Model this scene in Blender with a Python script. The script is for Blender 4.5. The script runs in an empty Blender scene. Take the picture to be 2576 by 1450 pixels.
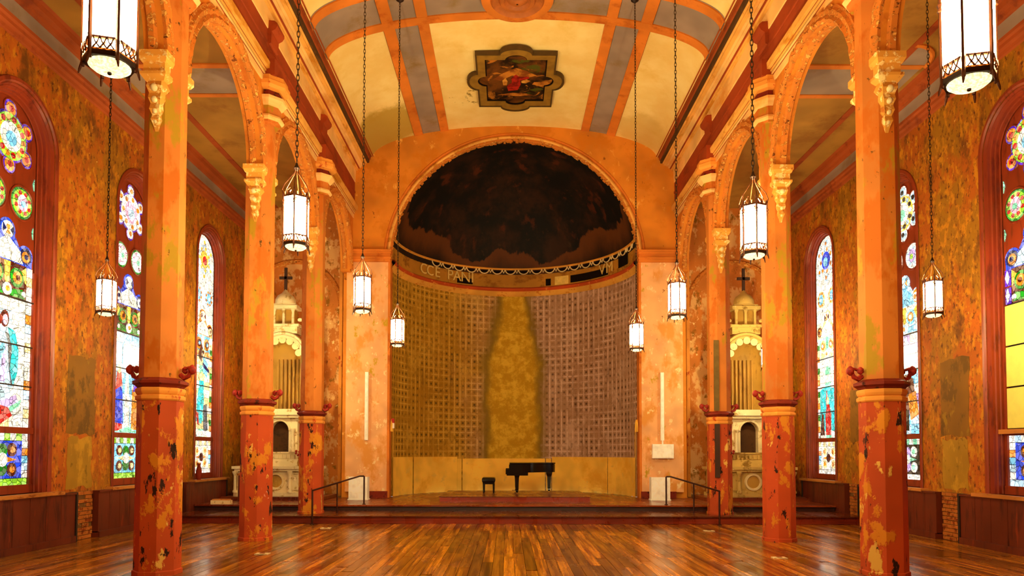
import bpy, bmesh, math, random
from math import sin, cos, pi, sqrt, radians, atan2
from mathutils import Vector, Matrix
from mathutils.geometry import tessellate_polygon
random.seed(7)
S = bpy.context.scene
COL = S.collection

# ------------------------------------------------------------------ camera, world, exposure
F_PX = 1800.0
cam = bpy.data.cameras.new('camera'); camo = bpy.data.objects.new('camera', cam); COL.objects.link(camo)
cam.sensor_width = 36.0; cam.lens = F_PX / 2576 * 36
cam.shift_x = 9 / 2576; cam.shift_y = 349 / 2576; cam.clip_end = 200
camo.rotation_mode = 'XYZ'
camo.matrix_world = Matrix.Translation((-.18, 0, 1.7)) @ Matrix.Rotation(radians(92.1), 4, 'X') @ Matrix.Rotation(radians(.1), 4, 'Z')
S.camera = camo
w = bpy.data.worlds.new('sky'); S.world = w; w.use_nodes = True
w.node_tree.nodes['Background'].inputs[0].default_value = (.75, .85, 1, 1)
w.node_tree.nodes['Background'].inputs[1].default_value = .6
S.view_settings.view_transform = 'Standard'; S.view_settings.look = 'None'
S.view_settings.exposure = 0.0; S.view_settings.gamma = 1.0
S.view_settings.use_curve_mapping = False
S.cycles.use_adaptive_sampling = True; S.cycles.adaptive_threshold = .04; S.cycles.use_light_tree=False; w.cycles.sampling_method='NONE'; S.cycles.max_bounces = 5; S.cycles.diffuse_bounces = 4; S.cycles.glossy_bounces = 3; S.cycles.caustics_reflective = False; S.cycles.caustics_refractive = False
LAMP_E = 245.0           # radiance of the lantern glass
GLASS_E = 1.25          # radiance of daylit stained glass
BULB_W = 300.0          # bulb inside each lantern, open at the top
LAMP_COL = (1.0, .84, .42)

# ------------------------------------------------------------------ colours and materials
def lin(h):
    if not isinstance(h, str): return (h[0], h[1], h[2], 1)
    r = [int(h[i:i+2], 16) / 255 for i in (0, 2, 4)]
    r = [c / 12.92 if c <= .04045 else ((c + .055) / 1.055) ** 2.4 for c in r]
    return (*r, 1)
M = {}
class NT:
    def __init__(s, name):
        s.m = bpy.data.materials.new(name); s.m.use_nodes = True; s.t = s.m.node_tree
        s.b = s.t.nodes['Principled BSDF']; s.pos = None; M[name] = s.m
    def n(s, k, **kw):
        x = s.t.nodes.new(k)
        for a, b in kw.items(): setattr(x, a, b)
        return x
    def l(s, a, b): s.t.links.new(a, b)
    def position(s):
        if s.pos is None: s.pos = s.n('ShaderNodeNewGeometry').outputs['Position']
        return s.pos
    def scaled(s, sc, src=None, off=(0, 0, 0)):
        mp = s.n('ShaderNodeMapping'); s.l(src or s.position(), mp.inputs[0])
        mp.inputs['Scale'].default_value = sc if not isinstance(sc, (int, float)) else (sc,) * 3
        mp.inputs['Location'].default_value = off
        return mp.outputs[0]
    def noise(s, sc, detail=5, rough=.6, src=None, off=(0, 0, 0), dist=0):
        x = s.n('ShaderNodeTexNoise'); x.inputs['Scale'].default_value = 1; x.inputs['Detail'].default_value = detail
        x.inputs['Roughness'].default_value = rough; x.inputs['Distortion'].default_value = dist
        s.l(s.scaled(sc, src, off), x.inputs['Vector']); return x.outputs[0]
    def rng(s, v, lo, hi, a=0, b=1):
        x = s.n('ShaderNodeMapRange'); s.l(v, x.inputs[0]); x.interpolation_type = 'SMOOTHSTEP'
        for i, q in zip((1, 2, 3, 4), (lo, hi, a, b)): x.inputs[i].default_value = q
        return x.outputs[0]
    def math(s, op, a, b=None):
        x = s.n('ShaderNodeMath', operation=op)
        for i, q in enumerate((a, b)):
            if q is None: continue
            if isinstance(q, (int, float)): x.inputs[i].default_value = q
            else: s.l(q, x.inputs[i])
        return x.outputs[0]
    def mix(s, f, a, b, mode='MIX'):
        x = s.n('ShaderNodeMix', data_type='RGBA', blend_type=mode)
        if isinstance(f, (int, float)): x.inputs[0].default_value = f
        else: s.l(f, x.inputs[0])
        for i, q in ((6, a), (7, b)):
            if isinstance(q, (str, tuple)): x.inputs[i].default_value = lin(q)
            else: s.l(q, x.inputs[i])
        return x.outputs[2]
    def sep(s, v=None):
        x = s.n('ShaderNodeSeparateXYZ'); s.l(v or s.position(), x.inputs[0]); return x.outputs
    def bump(s, h, st=.3, d=.02):
        x = s.n('ShaderNodeBump'); x.inputs['Strength'].default_value = st; x.inputs['Distance'].default_value = d
        s.l(h, x.inputs['Height']); s.l(x.outputs[0], s.b.inputs['Normal'])
    def out(s, col, rough=.7, spec=.3, metal=0):
        if isinstance(col, (str, tuple)): s.b.inputs['Base Color'].default_value = lin(col)
        else: s.l(col, s.b.inputs['Base Color'])
        if isinstance(rough, (int, float)): s.b.inputs['Roughness'].default_value = rough
        else: s.l(rough, s.b.inputs['Roughness'])
        s.b.inputs['Specular IOR Level'].default_value = spec; s.b.inputs['Metallic'].default_value = metal
        return s.m
def layered(name, base, layers, rough=.75, spec=.25, bump=.25, bd=.015):
    """base colour with blotches: (colour, scale, lo, hi, offset)"""
    t = NT(name); c = None; h = None
    v = t.rng(t.noise(1.1, 2), .3, .7, .82, 1.12)
    cc = t.n('ShaderNodeMix', data_type='RGBA', blend_type='MULTIPLY'); cc.inputs[0].default_value = 1
    cc.inputs[6].default_value = lin(base); t.l(v, cc.inputs[7]); c = cc.outputs[2]
    for i, (colr, sc, lo, hi) in enumerate(layers):
        nz = t.noise(sc, 5, .66, off=(3.1 * i + 1, 7.7 * i, 1.3 * i))
        m = t.rng(nz, lo, hi); c = t.mix(m, c, colr)
        h = m if h is None else t.math('ADD', h, m)
    if h is not None and bump >= .5: t.bump(h, bump, bd)
    return t.out(c, rough, spec)

def plain(name, col, rough=.5, spec=.4, metal=0, var=.12, sc=6):
    t = NT(name); v = t.rng(t.noise(sc, 2), .3, .7, 1 - var, 1 + var)
    cc = t.n('ShaderNodeMix', data_type='RGBA', blend_type='MULTIPLY'); cc.inputs[0].default_value = 1
    cc.inputs[6].default_value = lin(col); t.l(v, cc.inputs[7])
    return t.out(cc.outputs[2], rough, spec, metal)

layered('wall_plaster', 'ac560a', [('94600a', (1.0, 1.0, .6), .46, .60), ('bc760c', (7, 7, 4), .50, .62), ('6a3a06', (2.4, 2.4, 1.3), .52, .70), ('5a2a06', (13, 13, 8), .52, .68), ('e0b050', (11, 11, 6), .67, .71)])
layered('wall_end', 'c8742c', [('e0a867', (2.2, 2.2, 1.5), .50, .58), ('8a5a10', (3, 3, 2.0), .56, .66), ('efc98a', (6, 6, 5), .62, .68), ('6b2f0c', (2, 2, 1.2), .64, .72)])
layered('pilaster_plaster', 'ecac74', [('de9444', (1.6, 1.6, 1.0), .50, .64), ('c49a22', (2.2, 2.2, 1.6), .60, .68), ('f2cf96', (5, 5, 4), .58, .66), ('8a4a14', (6, 6, 4), .66, .72)])
layered('arch_plaster', 'd88426', [('d07a18', (1.3, 1.3, 1.3), .52, .66), ('8a4a10', (5, 5, 4), .66, .74), ('f0b050', (3, 3, 2), .60, .72)])
layered('arcade_plaster', 'd07a20', [('b05a12', (1.6, 1.6, 1.6), .5, .65), ('e0924a', (4, 4, 3), .62, .7)])
layered('archivolt', 'cc7426', [('e8a44c', (9, 13, 13), .54, .60), ('7a3a0a', (10, 14, 14), .60, .66), ('f2c890', (8, 10, 10), .66, .69)], bump=.8, bd=.03)
layered('column_upper', 'c8742c', [('bc6014', (1.7, 1.7, .8), .50, .60), ('a8801a', (2.6, 2.6, 1.1), .55, .63), ('5a3a0c', (9, 9, 5), .64, .69)])
layered('column_lower', 'b8481c', [('d0801c', (2.4, 2.4, 1.5), .54, .59), ('e0b050', (2.8, 2.8, 1.6), .62, .66), ('2c1206', (5.5, 5.5, 2.4), .60, .63), ('e0a080', (3, 3, 2), .66, .70)], bump=.5)
layered('column_trim', 'e8963c', [('b8400f', (5, 5, 3), .58, .66)])
layered('collar_red', '7e2410', [('3a1006', (7, 7, 7), .55, .65)])
layered('bracket_plaster', 'e09a3c', [('f4d088', (9, 9, 9), .52, .6), ('a85a14', (7, 7, 7), .6, .68)], bump=.5)
layered('ceiling_aisle', 'a87830', [('8a5a1e', (.7, .7, .7), .5, .7)], bump=.05)
layered('ceiling_grey', '9a8374', [('86693a', (.9, .9, .9), .5, .75)], bump=.05)
def ceiling_stains():
    t = NT('ceiling_cream'); v = t.rng(t.noise(1.1, 4), .3, .7, 0, 1)
    c = t.mix(v, 'f4d890', 'ecc878')
    c = t.mix(t.rng(t.noise(.8, 7, .66), .52, .75), c, 'e4bc60')
    for (cx, cy, r, sx, col, lo, hi, am) in ((-3.75, 20.9, 1.15, 1.0, 'b08c2c', -.25, .2, .85), (-1.35, 19.75, .5, 1.3, '8a6a20', .02, .10, .9), (3.9, 21.0, .9, 1, 'c8a048', -.25, .25, .5)):
        s = t.sep(); dx = t.math('MULTIPLY', t.math('SUBTRACT', s[0], cx), sx); dy = t.math('SUBTRACT', s[1], cy)
        d = t.math('SQRT', t.math('ADD', t.math('MULTIPLY', dx, dx), t.math('MULTIPLY', dy, dy)))
        n = t.math('MULTIPLY', t.math('SUBTRACT', t.noise(3.2 if r < .8 else 1.6, 6, .7, off=(cx, cy, 0)), .5), 1.2 if r > .8 else 2.2)
        m = t.math('ADD', t.math('SUBTRACT', r, d) if r > .8 else t.math('MULTIPLY', t.math('SUBTRACT', r, d), .35), n)
        c = t.mix(t.rng(m, lo + (.0 if r > .8 else .2), hi + (.0 if r > .8 else .2), 0, am), c, col)
    return t.out(c, .75, .2)
ceiling_stains()
layered('strip_orange', 'd87a28', [('b55a14', (2, 2, 2), .5, .7), ('4a1e08', (6, 6, 6), .74, .78)], bump=.1)
layered('strip_red', 'a0481a', [('7c3210', (2, 2, 2), .5, .7)], bump=.1)
layered('cornice_cream', 'eebd74', [('d98f3a', (1.2, .5, 1.2), .5, .7)], bump=.05)
layered('cornice_gold', 'e8a850', [('c07a1c', (3, 1, 3), .5, .66)], bump=.05)
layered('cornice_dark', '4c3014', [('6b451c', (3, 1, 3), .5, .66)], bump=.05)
layered('frieze_red', '9c3c12', [('80300e', (2, 1, 2), .5, .7)], bump=.05)
layered('wainscot_wood', '642410', [('421208', (5, 5, 1), .5, .66), ('802e10', (9, 9, 1.2), .62, .7)], rough=.45, spec=.4, bump=.1)
layered('window_wood', '8a3216', [('6a220e', (7, 7, 1.5), .5, .66)], rough=.4, spec=.4, bump=.1)
layered('ledge_wood', 'c07a38', [('8a4a1c', (7, 2, 7), .55, .66)], rough=.5)
layered('brick', 'b06428', [('7a3414', (7, 7, 9), .5, .62), ('b98a4c', (9, 9, 12), .62, .68)], rough=.9, spec=.1)
layered('mortar', '6e4a26', [('8f7048', (9, 9, 9), .55, .65)], rough=.95, spec=.1)
layered('apse_yellow', 'fcc44c', [('eaa830', (.9, .9, .9), .5, .7), ('e8b850', (2.3, 2.3, 2.3), .58, .68)], bump=.05)
layered('apse_ring_red', 'c04a18', [('e08a38', (4, 4, 6), .58, .66)], bump=.2)
layered('apse_ring_gold', 'e0a040', [('c0701c', (4, 4, 6), .55, .66)], bump=.2)
layered('apse_band', 'b47a24', [('8a5614', (1.6, 1.6, 2.4), .5, .62), ('b07824', (3, 3, 3), .6, .68)], bump=.1)
layered('marble_cream', 'e8d4a4', [('b08c48', (4, 4, 4), .54, .66), ('fff0cc', (5, 5, 5), .6, .7)], rough=.5, bump=.1)
layered('marble_shade', 'd0ac5c', [('8e6a26', (4, 4, 4), .52, .66), ('ecd090', (6, 6, 6), .6, .7)], rough=.5, bump=.1)  # golden-brown copy of the cream marble, painting in the right altar's shade
layered('niche_gold', 'b88a38', [('8a5e1c', (2, 2, 1), .5, .66)], rough=.6)
layered('niche_dark', '4a2c14', [('2c180a', (3, 3, 3), .5, .66)], rough=.8)
layered('scallop_white', 'e8cf98', [('a87c3c', (9, 9, 9), .6, .68)])
plain('letter_gold', 'dcb868', .6)
plain('near_black', '140a04', .9, .1)  # near-black colour for hollows, gaps, edges and band recesses
plain('patch_pale', 'e8c060', .8)
plain('black_lacquer', '050505', .16, .5, 0, .05)
plain('piano_ivory', 'd8d0c0', .3)
plain('brass', 'a8783a', .35, .5, .8)
plain('lantern_bronze', '5a2c14', .4, .5, .55)
plain('lantern_dark', '2a140a', .5, .5, .4)
plain('chain_iron', '3a2816', .5, .5, .5)
plain('rail_iron', '3a1408', .4, .5, .3)
plain('white_paint', 'fffaf0', .5, .4, 0, .03)
plain('sign_red', 'c01c10', .5)
plain('sign_white', 'fffaf0', .5)
plain('flower_red', '9a2418', .6, .3, 0, .3, 30)
plain('frame_olive', '8a6420', .6, .3, 0, .2, 3)
plain('frame_dark', '4c3410', .6)
plain('lead', '281a12', .6)
plain('blind_yellow', 'e8dc70', .8, .1, 0, .03)
plain('board_olive', '6e5420', .7)
plain('board_brown', '3c2010', .7)
plain('stucco_rosette', 'a85a20', .6)

def wood_floor(name, a, b, c, rough, along='Y'):
    t = NT(name)
    oi = t.n('ShaderNodeObjectInfo').outputs['Random']
    sc = (16, .55, 16) if along == 'Y' else (.55, 16, 16)
    off = t.n('ShaderNodeVectorMath', operation='SCALE'); off.inputs[0].default_value = (17, 31, 5); t.l(oi, off.inputs['Scale'])
    ad = t.n('ShaderNodeVectorMath', operation='ADD'); t.l(t.position(), ad.inputs[0]); t.l(off.outputs[0], ad.inputs[1])
    g = t.noise(sc, 6, .65, src=ad.outputs[0])
    col = t.mix(t.rng(g, .34, .66), a, b)
    col = t.mix(t.rng(t.noise((7, .3, 1) if along == 'Y' else (.3, 7, 1), 4, off=(9, 2, 0)), .45, .75), col, c)
    v = t.rng(oi, 0, 1, .5, 1.4)
    mm = t.n('ShaderNodeMix', data_type='RGBA', blend_type='MULTIPLY'); mm.inputs[0].default_value = 1
    t.l(col, mm.inputs[6]); t.l(v, mm.inputs[7])
    r = t.rng(t.noise((3, .7, 1), 4, off=(4, 4, 4)), .3, .7, rough - .08, rough + .14)
    t.b.inputs['Coat Weight'].default_value = .25; t.b.inputs['Coat Roughness'].default_value = rough * .9
    return t.out(mm.outputs[2], r, .5)
wood_floor('floor_wood', '6a2c06', 'd0841c', '481806', .20)
wood_floor('stage_wood', '6a240c', '8c3c10', '440f06', .26, 'X')
wood_floor('riser_shade', '34100a', '4a1a0c', '200804', .4, 'X')  # darker riser wood, paints in the shadow line below the stage edge
wood_floor('riser_wood', '6e1c0a', '8c2c10', '4a1006', .3, 'X')

def glass_mat(name, col, st=1.0, cell=10):
    t = NT('glass_' + name)
    vo = t.n('ShaderNodeTexVoronoi'); vo.inputs['Scale'].default_value = 1; t.l(t.scaled(cell), vo.inputs['Vector'])
    ve = t.n('ShaderNodeTexVoronoi', feature='DISTANCE_TO_EDGE'); ve.inputs['Scale'].default_value = 1; t.l(t.scaled(cell), ve.inputs['Vector'])
    s = t.sep(vo.outputs['Color'])
    c1 = t.mix(t.rng(s[0], 0, 1, 0, .16), lin(col)[:3], (.8, .82, .75))
    v = t.math('MULTIPLY', t.rng(s[1], 0, 1, .55, 1.15), t.rng(ve.outputs[0], .01, .07, .16, 1))
    mm = t.n('ShaderNodeMix', data_type='RGBA', blend_type='MULTIPLY'); mm.inputs[0].default_value = 1
    t.l(c1, mm.inputs[6]); t.l(v, mm.inputs[7])
    t.out(mm.outputs[2], .25, .4)
    t.l(mm.outputs[2], t.b.inputs['Emission Color']); t.b.inputs['Emission Strength'].default_value = GLASS_E * st; t.m.cycles.emission_sampling = 'NONE'
for k, c, s_ in (('white', 'f0f2ec', 1.0), ('pink', 'f0b4d8', 1), ('sky', '70c8f4', 1), ('blue', '1040e0', .9), ('violet', '5020c0', .9), ('lime', '90d830', .9),
                 ('green', '10821c', .7), ('red', 'c81010', .9), ('yellow', 'f8d048', 1), ('amber', 'e08820', .9), ('brown', '5a1c10', .5), ('teal', '20c8d8', 1),
                 ('navy', '102068', .6), ('lilac', 'c0a8f0', 1), ('ice', 'b8e0fa', 1.0), ('grey', '606878', .6), ('mint', '80e8c0', 1), ('dark', '2a2018', .3), ('cream', 'f8e4a0', 1)):
    glass_mat(k, c, s_)

def lamp_mat():
    t = NT('lamp_glass'); t.out('fff0d0', .4)
    t.b.inputs['Emission Color'].default_value = (*LAMP_COL, 1); t.b.inputs['Emission Strength'].default_value = LAMP_E
    t = NT('lamp_bowl'); t.out('fff0d0', .4)
    v = t.rng(t.noise(60, 2), .35, .65, .6, 1.3)
    t.b.inputs['Emission Color'].default_value = (*LAMP_COL, 1)
    t.l(t.math('MULTIPLY', v, LAMP_E * .007), t.b.inputs['Emission Strength'])
lamp_mat()

def apse_mat():
    t = NT('apse_stencil'); uv = t.n('ShaderNodeUVMap').outputs[0]; s = t.sep(uv)      # u = arc length from centre, v = height
    u, v = s[0], s[1]
    def band(x, per, lo, hi):
        f = t.math('FRACT', t.math('DIVIDE', x, per)); d = t.math('ABSOLUTE', t.math('SUBTRACT', f, .5)); return t.rng(d, lo, hi)
    gx = band(u, .22, .36, .44); gz = band(v, .22, .36, .44)
    line = t.math('MAXIMUM', gx, t.math('MULTIPLY', gz, t.rng(t.noise((.7, .7, .5), 4, off=(6, 2, 4)), .4, .6, .1, .9)))
    spot = t.math('MULTIPLY', band(u, .22, .22, .12), band(v, .22, .22, .12))
    wear = t.rng(t.noise((2.4, 2.4, 2.4), 6), .35, .6)
    side = t.rng(t.math('ADD', u, t.math('MULTIPLY', t.math('SUBTRACT', t.noise(.8, 3), .5), 2.5)), -2.6, 1.4)
    ground = t.mix(side, 'a47416', 'a47c60'); lines = t.mix(side, 'd0a038', 'd4b09c'); dark = t.mix(side, '5a420a', '5e4030')
    c = t.mix(t.math('MULTIPLY', line, t.rng(wear, 0, 1, .2, 1)), ground, lines)
    c = t.mix(t.math('MULTIPLY', spot, wear), c, dark)
    c = t.mix(t.rng(t.noise((7, 7, 1.2), 5, off=(5, 5, 5)), .55, .7, 0, .5), c, dark)
    # bare yellow-green plaster where something tall once stood
    nz = t.math('MULTIPLY', t.math('SUBTRACT', t.noise((1.8, 1.8, 1.1), 5, off=(2, 8, 1)), .5), .7)
    wid = t.math('ADD', t.rng(v, 4.6, 7.6, .96, .46), nz)
    d = t.math('SUBTRACT', t.math('ABSOLUTE', u), wid)
    c = t.mix(t.rng(t.noise((1.2, 1.2, .9), 6, .7, off=(3, 5, 9)), .5, .7, 0, .55), c, lines)
    c = t.mix(t.rng(t.noise(9, 3, .6, off=(3, 3, 3)), .55, .72, 0, .5), c, dark)
    c = t.mix(t.rng(d, .38, -.05), c, '80641a')
    c = t.mix(t.rng(d, .05, -.30), c, t.mix(t.rng(t.noise(3.4, 8, .72, off=(1, 1, 7)), .42, .62), 'b88a10', 'dcb030'))
    t.bump(wear, .08, .01); t.out(c, .75, .2)
    t = NT('dome_mural'); uv = t.n('ShaderNodeUVMap').outputs[0]; s = t.sep(uv); u, v = s[0], s[1]
    n1 = t.noise((1.1, 1.1, .8), 7, .68); n2 = t.noise((3, 3, 1.5), 6, .7, off=(4, 4, 2))
    c = t.mix(t.rng(n1, .42, .68), '080402', '2c1406'); c = t.mix(t.rng(n2, .62, .72), c, '38200c')
    fig = t.noise((1.9, 1.9, .45), 5, .6, off=(8, 1, 3)); c = t.mix(t.rng(fig, .56, .66, 0, .6), c, '5a2408')
    uu = t.math('MULTIPLY', u, u)
    top = t.math('ADD', t.math('MULTIPLY', uu, .02), t.math('ADD', t.math('MULTIPLY', t.math('COSINE', t.math('MULTIPLY', u, 2.0)), .22), 1.22))
    lump = t.math('MULTIPLY', t.math('SUBTRACT', t.noise((1.3, 1.3, .4), 6, .62, off=(0, 3, 0)), .5), 1.2)
    d = t.math('SUBTRACT', v, t.math('ADD', top, lump))
    c = t.mix(t.rng(d, .02, -.05), c, t.mix(t.rng(d, -.9, -.05), '1c0e05', '5e300c'))
    t.out(c, .7, .25)
apse_mat()

def mural_mat():
    t = NT('painting'); c = t.mix(t.rng(t.noise(1.4, 5, dist=.6), .4, .62), '180c04', '6a3a10')
    c = t.mix(t.rng(t.noise(2.6, 4, off=(5, 2, 0), dist=.8), .57, .66), c, 'b06a20')
    c = t.mix(t.rng(t.noise(2.1, 3, off=(1, 9, 0), dist=.4), .60, .68), c, '484a10')
    t.out(c, .5, .3)
    t = NT('painting_red'); t.out(t.mix(t.rng(t.noise(6, 4), .4, .6), '6e0c08', 'a82014'), .5, .3)
    t = NT('painting_flesh'); t.out(t.mix(t.rng(t.noise(6, 4), .4, .6), 'a86420', 'd89a40'), .5, .3)
    t = NT('painting_sky'); t.out(t.mix(t.rng(t.noise(3, 4), .4, .6), '7a3c10', 'c07828'), .5, .3)
mural_mat()

# ------------------------------------------------------------------ mesh helpers
class MB:
    def __init__(s): s.v = []; s.f = []; s.uv = None
    def quad(s, *p):
        n = len(s.v); s.v += [tuple(q) for q in p]; s.f.append(tuple(range(n, n + len(p)))); return s
    def box(s, x0, x1, y0, y1, z0, z1):
        n = len(s.v); s.v += [(x, y, z) for z in (z0, z1) for y in (y0, y1) for x in (x0, x1)]
        s.f += [tuple(n + i for i in q) for q in ((0, 2, 3, 1), (4, 5, 7, 6), (0, 1, 5, 4), (2, 6, 7, 3), (0, 4, 6, 2), (1, 3, 7, 5))]; return s
    def obox(s, c, ax, ay, az):
        """oriented box: centre and three half-axis vectors"""
        n = len(s.v); c, ax, ay, az = map(Vector, (c, ax, ay, az))
        s.v += [tuple(c + i * ax + j * ay + k * az) for k in (-1, 1) for j in (-1, 1) for i in (-1, 1)]
        s.f += [tuple(n + i for i in q) for q in ((0, 2, 3, 1), (4, 5, 7, 6), (0, 1, 5, 4), (2, 6, 7, 3), (0, 4, 6, 2), (1, 3, 7, 5))]; return s
    def lathe(s, prof, c=(0, 0, 0), n=16, ph=0, a0=0, a1=2 * pi, axis='Z', cap=True):
        full = abs(a1 - a0 - 2 * pi) < 1e-6; m = n if full else n + 1; b = len(s.v)
        for r, z in prof:
            for i in range(m):
                a = ph + a0 + (a1 - a0) * i / n; x, y = r * cos(a), r * sin(a)
                p = (x, y, z) if axis == 'Z' else ((x, z, y) if axis == 'Y' else (z, x, y))
                s.v.append((c[0] + p[0], c[1] + p[1], c[2] + p[2]))
        for k in range(len(prof) - 1):
            for i in range(n):
                j = (i + 1) % m
                s.f.append((b + k * m + i, b + k * m + j, b + (k + 1) * m + j, b + (k + 1) * m + i))
        if cap and full:
            s.f.append(tuple(b + i for i in range(m))[::-1]); s.f.append(tuple(b + (len(prof) - 1) * m + i for i in range(m)))
        return s
    def tube(s, pts, r, n=6, closed=False):
        pts = [Vector(p) for p in pts]; b = len(s.v); N = len(pts)
        rr = r if isinstance(r, (list, tuple)) else [r] * N
        up = None
        for i, p in enumerate(pts):
            if closed: d = pts[(i + 1) % N] - pts[i - 1]
            else: d = pts[min(i + 1, N - 1)] - pts[max(i - 1, 0)]
            d.normalize()
            if up is None: up = Vector((0, 0, 1)) if abs(d.z) < .9 else Vector((1, 0, 0))
            x = d.cross(up).normalized(); y = x.cross(d).normalized(); up = y
            for k in range(n):
                a = 2 * pi * (k + .5) / n; s.v.append(tuple(p + rr[i] * (cos(a) * x + sin(a) * y)))
        for i in range(N if closed else N - 1):
            j = (i + 1) % N
            for k in range(n):
                l = (k + 1) % n; s.f.append((b + i * n + k, b + i * n + l, b + j * n + l, b + j * n + k))
        if not closed:
            s.f.append(tuple(b + k for k in range(n))[::-1]); s.f.append(tuple(b + (N - 1) * n + k for k in range(n)))
        return s
    def plate(s, loops, fn, w0, w1):
        """flat plate with holes: loops of (u, v), fn(u, v, w) -> xyz"""
        flat = [p for l in loops for p in l]
        tris = tessellate_polygon([[Vector((p[0], p[1], 0)) for p in l] for l in loops])
        b = len(s.v); N = len(flat)
        for wv in (w0, w1): s.v += [tuple(fn(p[0], p[1], wv)) for p in flat]
        for t in tris: s.f.append((b + t[0], b + t[1], b + t[2])); s.f.append((b + N + t[0], b + N + t[2], b + N + t[1]))
        o = 0
        for l in loops:
            for i in range(len(l)):
                j = (i + 1) % len(l); s.f.append((b + o + i, b + o + j, b + N + o + j, b + N + o + i))
            o += len(l)
        return s
    def sweep(s, prof, path):
        """prof: list of (a, b); path(i)-> function mapping; path is list of functions (a,b)->xyz"""
        b = len(s.v); m = len(prof)
        for fn in path: s.v += [tuple(fn(p[0], p[1])) for p in prof]
        for i in range(len(path) - 1):
            for k in range(m - 1): s.f.append((b + i * m + k, b + i * m + k + 1, b + (i + 1) * m + k + 1, b + (i + 1) * m + k))
        return s
    def grid(s, nu, nv, fn):
        b = len(s.v)
        for i in range(nu + 1):
            for j in range(nv + 1): s.v.append(tuple(fn(i / nu, j / nv)))
        for i in range(nu):
            for j in range(nv): q = b + i * (nv + 1) + j; s.f.append((q, q + nv + 1, q + nv + 2, q + 1))
        return s
    def mesh(s, name, mat, smooth=None, fix=True):
        me = bpy.data.meshes.new(name); me.from_pydata(s.v, [], s.f)
        if fix:
            bm = bmesh.new(); bm.from_mesh(me); bmesh.ops.recalc_face_normals(bm, faces=bm.faces); bm.to_mesh(me); bm.free()
        if mat: me.materials.append(M[mat])
        if smooth:
            for p in me.polygons: p.use_smooth = True
            me.set_sharp_from_angle(angle=radians(smooth))
        me.update(); return me
    def build(s, name, mat, parent=None, smooth=None, fix=True):
        return link(name, s.mesh(name, mat, smooth, fix), parent)
def link(name, me, parent=None, loc=None):
    o = bpy.data.objects.new(name, me); COL.objects.link(o)
    if parent is not None: o.parent = parent
    if loc is not None: o.location = loc
    return o
def empty(name, loc=(0, 0, 0)):
    o = bpy.data.objects.new(name, None); COL.objects.link(o); o.location = loc; o.empty_display_size = .2; return o
def tag(o, label, cat=None, group=None, kind=None):
    o['label'] = label
    if cat: o['category'] = cat
    if group: o['group'] = group
    if kind: o['kind'] = kind
    return o
def struct(o, label): return tag(o, label, None, None, 'structure')
def copy_tree(o, parent=None):
    c = o.copy(); COL.objects.link(c); c.parent = parent
    for ch in list(o.children): copy_tree(ch, c)
    return c
def arch_loop(c, hw, z0, zs, n=20, rev=False):
    p = [(c - hw, z0)] + [(c + hw * cos(pi - pi * i / n), zs + hw * sin(pi * i / n)) for i in range(n + 1)] + [(c + hw, z0)]
    return p
def circ(cx, cy, r, n=20, ry=None, ph=0): return [(cx + r * cos(ph + 2 * pi * i / n), cy + (ry or r) * sin(ph + 2 * pi * i / n)) for i in range(n)]
def rect(u0, u1, v0, v1): return [(u0, v0), (u1, v0), (u1, v1), (u0, v1)]

# ------------------------------------------------------------------ main dimensions (metres; y = distance down the nave)
W = 5.10          # arcade axis
A = 8.50          # aisle wall face
YB = -4.0         # back of the church behind the camera
YE = 21.8         # chancel wall
YA = 22.4         # aisle end walls
COLY = [-1.6, 2.3, 6.2, 10.1, 14.0, 17.9]
BAY = 3.9
VS, VZ, VR = 4.40, 10.80, 1.02          # vault half span, springing, rise
AC = 9.46         # aisle ceiling
R_AP = 3.84; ZSP = 7.56                 # apse radius, springing height
STEP1, STAGE, PLAT = .19, .34, .475
def vault(x): return VZ + VR * sqrt(max(0, 1 - (x / VS) ** 2))

# ------------------------------------------------------------------ floor
fl = MB().box(-A - .3, A + .3, YB, YA + .3, -.2, -.02).build('floor', 'wainscot_wood'); struct(fl, 'dark red-brown polished plank floor of the nave and aisles')
PW = .165
rows = int(2 * A / PW); planks = []
for i in range(rows):
    x0 = -A + i * PW; y = 9.0 + random.uniform(-1.6, 0)
    while y < 17.15:
        L = random.uniform(2.6, 4.2); planks.append((x0, y, min(y + L, 17.15))); y += L
planks = [p for p in planks if p[2] - p[1] > .2]
planks.sort(key=lambda p: abs(p[0] + PW / 2) + .35 * p[1])
pm = {}
def plank_mesh(L):
    k = round(L, 1)
    if k not in pm:
        b = .002; x1 = PW - .002; m = MB()
        m.v = [(0, 0, -.02), (x1, 0, -.02), (x1, k - .006, -.02), (0, k - .006, -.02), (b, b, 0), (x1 - b, b, 0), (x1 - b, k - .006 - b, 0), (b, k - .006 - b, 0)]
        m.f = [(4, 5, 6, 7), (0, 1, 5, 4), (1, 2, 6, 5), (2, 3, 7, 6), (3, 0, 4, 7)]
        pm[k] = m.mesh('plank', 'floor_wood', fix=False)
    return pm[k]
rest = MB()
for i, (x, y0, y1) in enumerate(planks):
    if i < 300: link('plank', plank_mesh(y1 - y0), fl, (x, y0, random.uniform(-.001, .001)))
    else: rest.box(x, x + PW - .006, y0, y1 - .006, -.02, random.uniform(-.001, .001))
for i in range(rows):                      # towards and behind the camera
    y = YB
    while y < 7.5:
        rest.box(-A + i * PW, -A + (i + 1) * PW - .006, y, min(y + 3.8, 7.7), -.02, 0); y += 3.8
r_ = rest.build('plank_field', 'floor_wood', fl, fix=False); r_['kind'] = 'stuff'

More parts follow.
